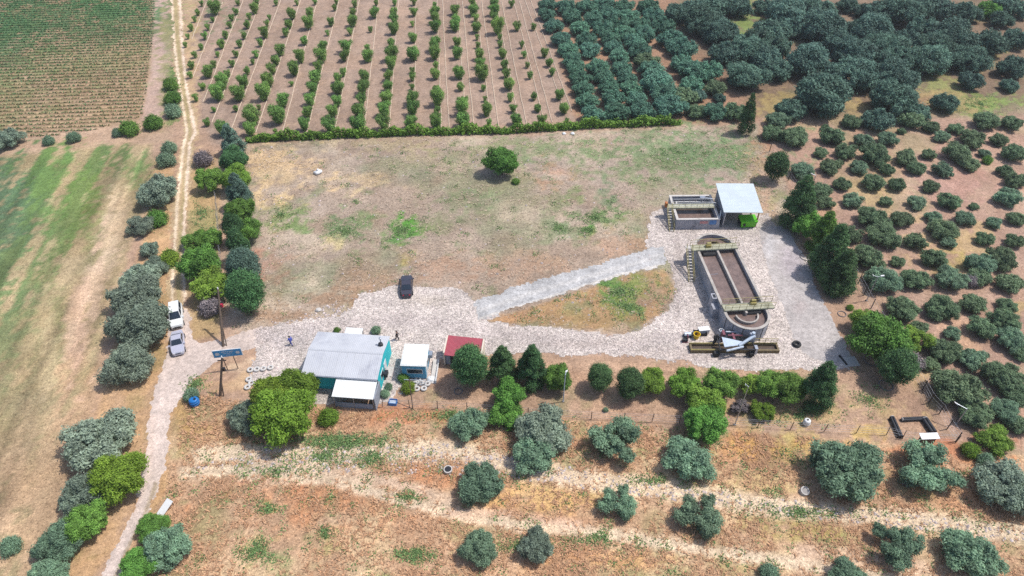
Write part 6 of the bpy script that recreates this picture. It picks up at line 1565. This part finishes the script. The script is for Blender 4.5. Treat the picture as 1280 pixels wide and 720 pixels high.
# ================================================================== VEHICLES
def vehicle(name, label, cat, px, py, rz, Lc, Wc, Hc, paint, style):
    p = G(px, py, .5); v = thing(name, label, cat, (p.x, p.y, 0), rz)
    w = Wc / 2; l = Lc / 2
    if style == 'sedan':
        top = [(-l, .55, .62), (-l + .12, .9, .8), (-l * .55, 1.0, .97), (-l * .42, 1.02, 1), (l * .36, 1.0, 1), (l * .78, .86, .95), (l - .12, .72, .82), (l, .5, .66)]
        cab = [(-l * .62, 1.0), (-l * .30, Hc), (l * .10, Hc), (l * .42, 1.0)]
    else:
        top = [(-l, .9, .85), (-l + .06, 1.1, .95), (-l * .5, 1.12, 1), (l * .1, 1.12, 1), (l * .42, 1.1, 1), (l * .8, .98, .95), (l - .1, .82, .84), (l, .55, .7)]
        cab = [(-l + .08, 1.1), (-l + .28, Hc), (l * .14, Hc), (l * .5, 1.08)]
    # lower body as lofted cross sections
    vs = []; n = len(top)
    for x, zt, f in top:
        hw = w * f; vs += [(x, -hw * .96, .24), (x, -hw, .45), (x, -hw, zt - .12), (x, -hw * .9, zt), (x, hw * .9, zt), (x, hw, zt - .12), (x, hw, .45), (x, hw * .96, .24)]
    fs = [tuple(range(8)), tuple(range(8 * (n - 1), 8 * n))[::-1]]
    for i in range(n - 1):
        for j in range(8): fs.append((i * 8 + j, (i + 1) * 8 + j, (i + 1) * 8 + (j + 1) % 8, i * 8 + (j + 1) % 8))
    part(MB().add(vs, fs), 'body', paint, v)
    b0, t0, t1, b1 = cab; wb, wt = w * .88, w * .72
    part(MB().hexa([(b0[0], -wb, b0[1] - .06), (b1[0], -wb, b1[1] - .06), (b1[0], wb, b1[1] - .06), (b0[0], wb, b0[1] - .06)],
                   [(t0[0], -wt, t0[1]), (t1[0], -wt, t1[1]), (t1[0], wt, t1[1]), (t0[0], wt, t0[1])]), 'roof', paint, v)
    lp = lambda a, b, t_: tuple(a[i] + (b[i] - a[i]) * t_ for i in range(3))

    def pane(nm, c0, c1, c2, c3, off, m=.1):
        """glass sheet inset from the four corners, standing proud of the cab by 12 mm"""
        c = [Vector(x) for x in (c0, c1, c2, c3)]; ctr = sum(c, Vector()) / 4; q = [ctr + (x - ctr) * (1 - m) for x in c]
        o_v = Vector(off) * .014
        part(MB().hexa([x + o_v * .1 for x in q], [x + o_v for x in q]), nm, M['glass'], v)
    pane('windscreen', (b1[0], -wb, b1[1] - .02), (b1[0], wb, b1[1] - .02), (t1[0], wt, t1[1]), (t1[0], -wt, t1[1]), (1, 0, 1))
    pane('rear_window', (b0[0], wb, b0[1]), (b0[0], -wb, b0[1]), (t0[0], -wt, t0[1]), (t0[0], wt, t0[1]), (-1, 0, 1), .16)
    for sy in (-1, 1):
        mx = (b0[0] + b1[0]) / 2
        for x0, x1, u0, u1 in ((b0[0] + .12, mx, t0[0], mx), (mx, b1[0] - .12, mx, t1[0])):
            pane('side_window', (x0, sy * wb, b0[1]), (x1, sy * wb, b0[1]), (u1, sy * wt, Hc - .02), (u0, sy * wt, Hc - .02), (0, sy * 1.6, .5), .14)
        for x in (-l * .6, l * .62):
            wh = part(MB().tube((x, sy * (w - .20), .32), (x, sy * (w + .015), .32), .32, n=18), 'wheel', M['black'], v)
            part(MB().tube((x, sy * (w + .016), .32), (x, sy * (w + .03), .32), .2, n=14), 'rim', M['steel'], wh)
        part(MB().box(l * .36, l * .36 + .22, sy * (w + .0) - .02, sy * (w + .2) if sy > 0 else sy * w + .02, 1.0, 1.14) if sy > 0 else MB().box(l * .36, l * .36 + .22, -(w + .2), -w + .02, 1.0, 1.14), 'mirror', paint, v)
        part(MB().box(l - .16, l + .005, min(sy * w * .42, sy * w * .64), max(sy * w * .42, sy * w * .64), .56, .68), 'headlight', M['lamp'], v)
        part(MB().box(-l - .005, -l + .12, min(sy * w * .4, sy * w * .6), max(sy * w * .4, sy * w * .6), .6, .8) if style == 'sedan' else MB().box(-l - .02, -l + .05, min(sy * w * .62, sy * w * .84), max(sy * w * .62, sy * w * .84), .6, 1.0), 'tail_light', M['red'], v)
    part(MB().box(l - .1, l + .03, -w * .58, w * .58, .30, .5), 'front_bumper', M['dark'] if style != 'sedan' else paint, v)
    part(MB().box(-l - .03, -l + .1, -w * .6, w * .6, .32, .5), 'rear_bumper', M['dark'] if style != 'sedan' else paint, v)
    part(MB().box(l - .03, l + .035, -w * .38, w * .38, .52, .6), 'grille', M['dark'], v)
    return v


vehicle('van', 'white van parked on the track behind the silver car', 'van', 220.6, 396, R(-69), 4.5, 1.85, 1.85, M['car_white'], 'van')
vehicle('parked_car', 'silver-grey car parked nose first toward the road junction', 'car', 222.2, 428.5, R(-69.5), 4.4, 1.8, 1.46, M['car_silver'], 'sedan')
vehicle('parked_car', 'dark grey car parked alone at the edge of the plot', 'car', 508.4, 357.5, R(96), 4.6, 1.85, 1.5, M['car_dark'], 'sedan')


# ================================================================== PEOPLE
def skin_mesh(name, V, E, rad, m, parent, root=0, sub=1):
    me = bpy.data.meshes.new(name); me.from_pydata(V, E, []); me.update()
    o = bpy.data.objects.new(name, me); COL.objects.link(o); o.parent = parent
    md = o.modifiers.new('skin', 'SKIN'); md.use_smooth_shade = True
    sv = me.skin_vertices[0].data
    for i, r_ in enumerate(rad): sv[i].radius = (r_, r_) if not isinstance(r_, tuple) else r_
    sv[root].use_root = True
    s_ = o.modifiers.new('sub', 'SUBSURF'); s_.levels = s_.render_levels = sub
    me.materials.append(m); return o


def person(label, px, py, rz, jacket, trousers, swing=.25):
    p = G(px, py); t = thing('person', label, 'person', (p.x, p.y, 0), rz)
    V = [(0, 0, .95), (0, .0, 1.15), (0, 0, 1.38), (0, 0, 1.50), (0, .02, 1.60), (0, .02, 1.72)]
    E = [(0, 1), (1, 2), (2, 3), (3, 4), (4, 5)]; rad = [(.15, .10), (.14, .10), (.17, .10), .055, .085, .075]

    def chain(start, pts, rs):
        k = start
        for q, r_ in zip(pts, rs):
            V.append(q); rad.append(r_); E.append((k, len(V) - 1)); k = len(V) - 1
        return k
    J = {}
    for s in (-1, 1):
        f = swing * s
        J['leg', s] = [(s * .09, 0, .86), (s * .10, f * .45 + .04, .49), (s * .10, f - .04, .09), (s * .10, f + .12, .045)]
        chain(0, J['leg', s], [.085, .06, .042, .036])
        g = -swing * s * .8
        J['arm', s] = [(s * .19, 0, 1.41), (s * .235, g * .4, 1.13), (s * .24, g + .06, .88)]
        w_ = chain(2, J['arm', s], [.055, .042, .030])
        hx, hy, hz = J['arm', s][-1]
        palm = chain(w_, [(hx, hy + .01, hz - .055)], [(.034, .018)])
        for i in range(4):
            off = (i - 1.5) * .019; ln_ = (.07, .085, .08, .06)[i]
            chain(palm, [(hx, hy + .01 + off, hz - .10), (hx - s * .008, hy + .018 + off, hz - .10 - ln_ * .5), (hx - s * .022, hy + .022 + off, hz - .10 - ln_ * .85)], [.0085, .008, .007])
        chain(palm, [(hx - s * .01, hy + .045, hz - .06), (hx - s * .02, hy + .058, hz - .095)], [.010, .009])
    # nose, brow and ears keep the head from being a bare egg
    chain(4, [(0, .115, 1.615)], [.018]); chain(4, [(.088, .02, 1.615)], [.016]); chain(4, [(-.088, .02, 1.615)], [.016])
    skin_mesh('body', V, E, rad, M['skin'], t, 0, 2)
    jv = [(0, 0, .90), (0, 0, 1.15), (0, 0, 1.40), (0, 0, 1.47)]; je = [(0, 1), (1, 2), (2, 3)]; jr = [(.185, .135), (.175, .13), (.20, .13), (.085, .075)]
    for s in (-1, 1):
        b0 = len(jv); A = J['arm', s]; jv += [A[0], A[1], tuple(A[2][i] + (A[1][i] - A[2][i]) * .12 for i in range(3))]; je += [(2, b0), (b0, b0 + 1), (b0 + 1, b0 + 2)]; jr += [.08, .064, .052]
    skin_mesh('jacket', jv, je, jr, jacket, t, 0, 2)
    tv = [(0, 0, .93)]; te = []; tr = [(.175, .125)]
    for s in (-1, 1):
        b0 = len(tv); A = J['leg', s]; tv += [A[0], A[1], (A[2][0], A[2][1], .12)]; te += [(0, b0), (b0, b0 + 1), (b0 + 1, b0 + 2)]; tr += [.115, .088, .07]
    skin_mesh('trousers', tv, te, tr, trousers, t, 0, 2)
    for s in (-1, 1):
        x, y, z = J['leg', s][2]; part(MB().hexa([(x - .05, y - .08, .0), (x + .05, y - .08, .0), (x + .045, y + .2, .0), (x - .045, y + .2, .0)], [(x - .045, y - .07, .11), (x + .045, y - .07, .11), (x + .035, y + .17, .06), (x - .035, y + .17, .06)]), 'shoe', M['black'], t)
    hp_ = MB().lathe([(.10, 1.60), (.112, 1.66), (.105, 1.74), (.07, 1.79), (0, 1.81)], 14, (0, .0, 0))
    hp_.v = [(x, y * .98 + (-.012), z) for x, y, z in hp_.v]
    part(hp_, 'hair', M['hair'], t, smooth=True)
    for s in (-1, 1): part(MB().lathe([(0, -.009), (.009, 0), (0, .009)], 8, (s * .034, .108, 1.645)), 'eye', M['black'], t)
    part(MB().box(-.026, .026, .103, .109, 1.555, 1.566), 'mouth', M['red'], t)


person('person in a blue jacket walking on the yard left of the house', 364.5, 431, R(60), M['cloth_blue'], M['cloth_navy'], .30)
person('person in dark clothes walking behind the white-roofed cabin', 497, 424.5, R(-95), M['cloth_dark'], M['cloth_dark'], .26)

# ================================================================== LIGHT, SKY, CAMERA
EL = R(62); SAZ = Vector((1.0, .22, 0)).normalized()
sun = bpy.data.lights.new('sun', 'SUN'); sun.energy = 3.65; sun.angle = R(.53); sun.color = (1.0, .965, .91)
so = bpy.data.objects.new('sun', sun); COL.objects.link(so)
toward = Vector((SAZ.x * math.cos(EL), SAZ.y * math.cos(EL), math.sin(EL)))
so.rotation_euler = (-toward).to_track_quat('-Z', 'Y').to_euler(); so.location = (60, 100, 120)
w = bpy.data.worlds.new('World'); scene.world = w; w.use_nodes = True
nt = w.node_tree; bg = nt.nodes['Background']
sky = nt.nodes.new('ShaderNodeTexSky'); sky.sky_type = 'NISHITA'; sky.sun_disc = False
sky.sun_elevation = EL; sky.sun_rotation = math.atan2(SAZ.x, SAZ.y); sky.dust_density = 2.0
nt.links.new(sky.outputs[0], bg.inputs['Color']); bg.inputs['Strength'].default_value = .15

cam = bpy.data.cameras.new('camera'); cam.sensor_width = 36; cam.lens = F / 1280 * 36; cam.clip_end = 9000; cam.clip_start = .5
co = bpy.data.objects.new('camera', cam); COL.objects.link(co); co.location = CAM; co.rotation_euler = (math.pi / 2 - TH, 0, 0)
scene.camera = co
scene.view_settings.view_transform = 'Standard'; scene.view_settings.look = 'None'; scene.view_settings.exposure = .24; scene.view_settings.gamma = 1
scene.view_settings.use_curve_mapping = False
scene.render.engine = 'CYCLES'; scene.cycles.max_bounces = 6; scene.cycles.transparent_max_bounces = 4
scene.cycles.use_denoising = False

hm, hnt, hb, hout = nodes('pale_air'); hnt.nodes.remove(hb)
pv = hnt.nodes.new('ShaderNodeVolumePrincipled'); pv.inputs['Density'].default_value = .0002; pv.inputs['Color'].default_value = (.9, .95, 1, 1); pv.inputs['Anisotropy'].default_value = .2
hnt.links.new(pv.outputs[0], hout.inputs['Volume'])
tag(MB().box(-4200, 4200, -4300, 4400, -1, 80).build('haze', hm), kind='stuff')
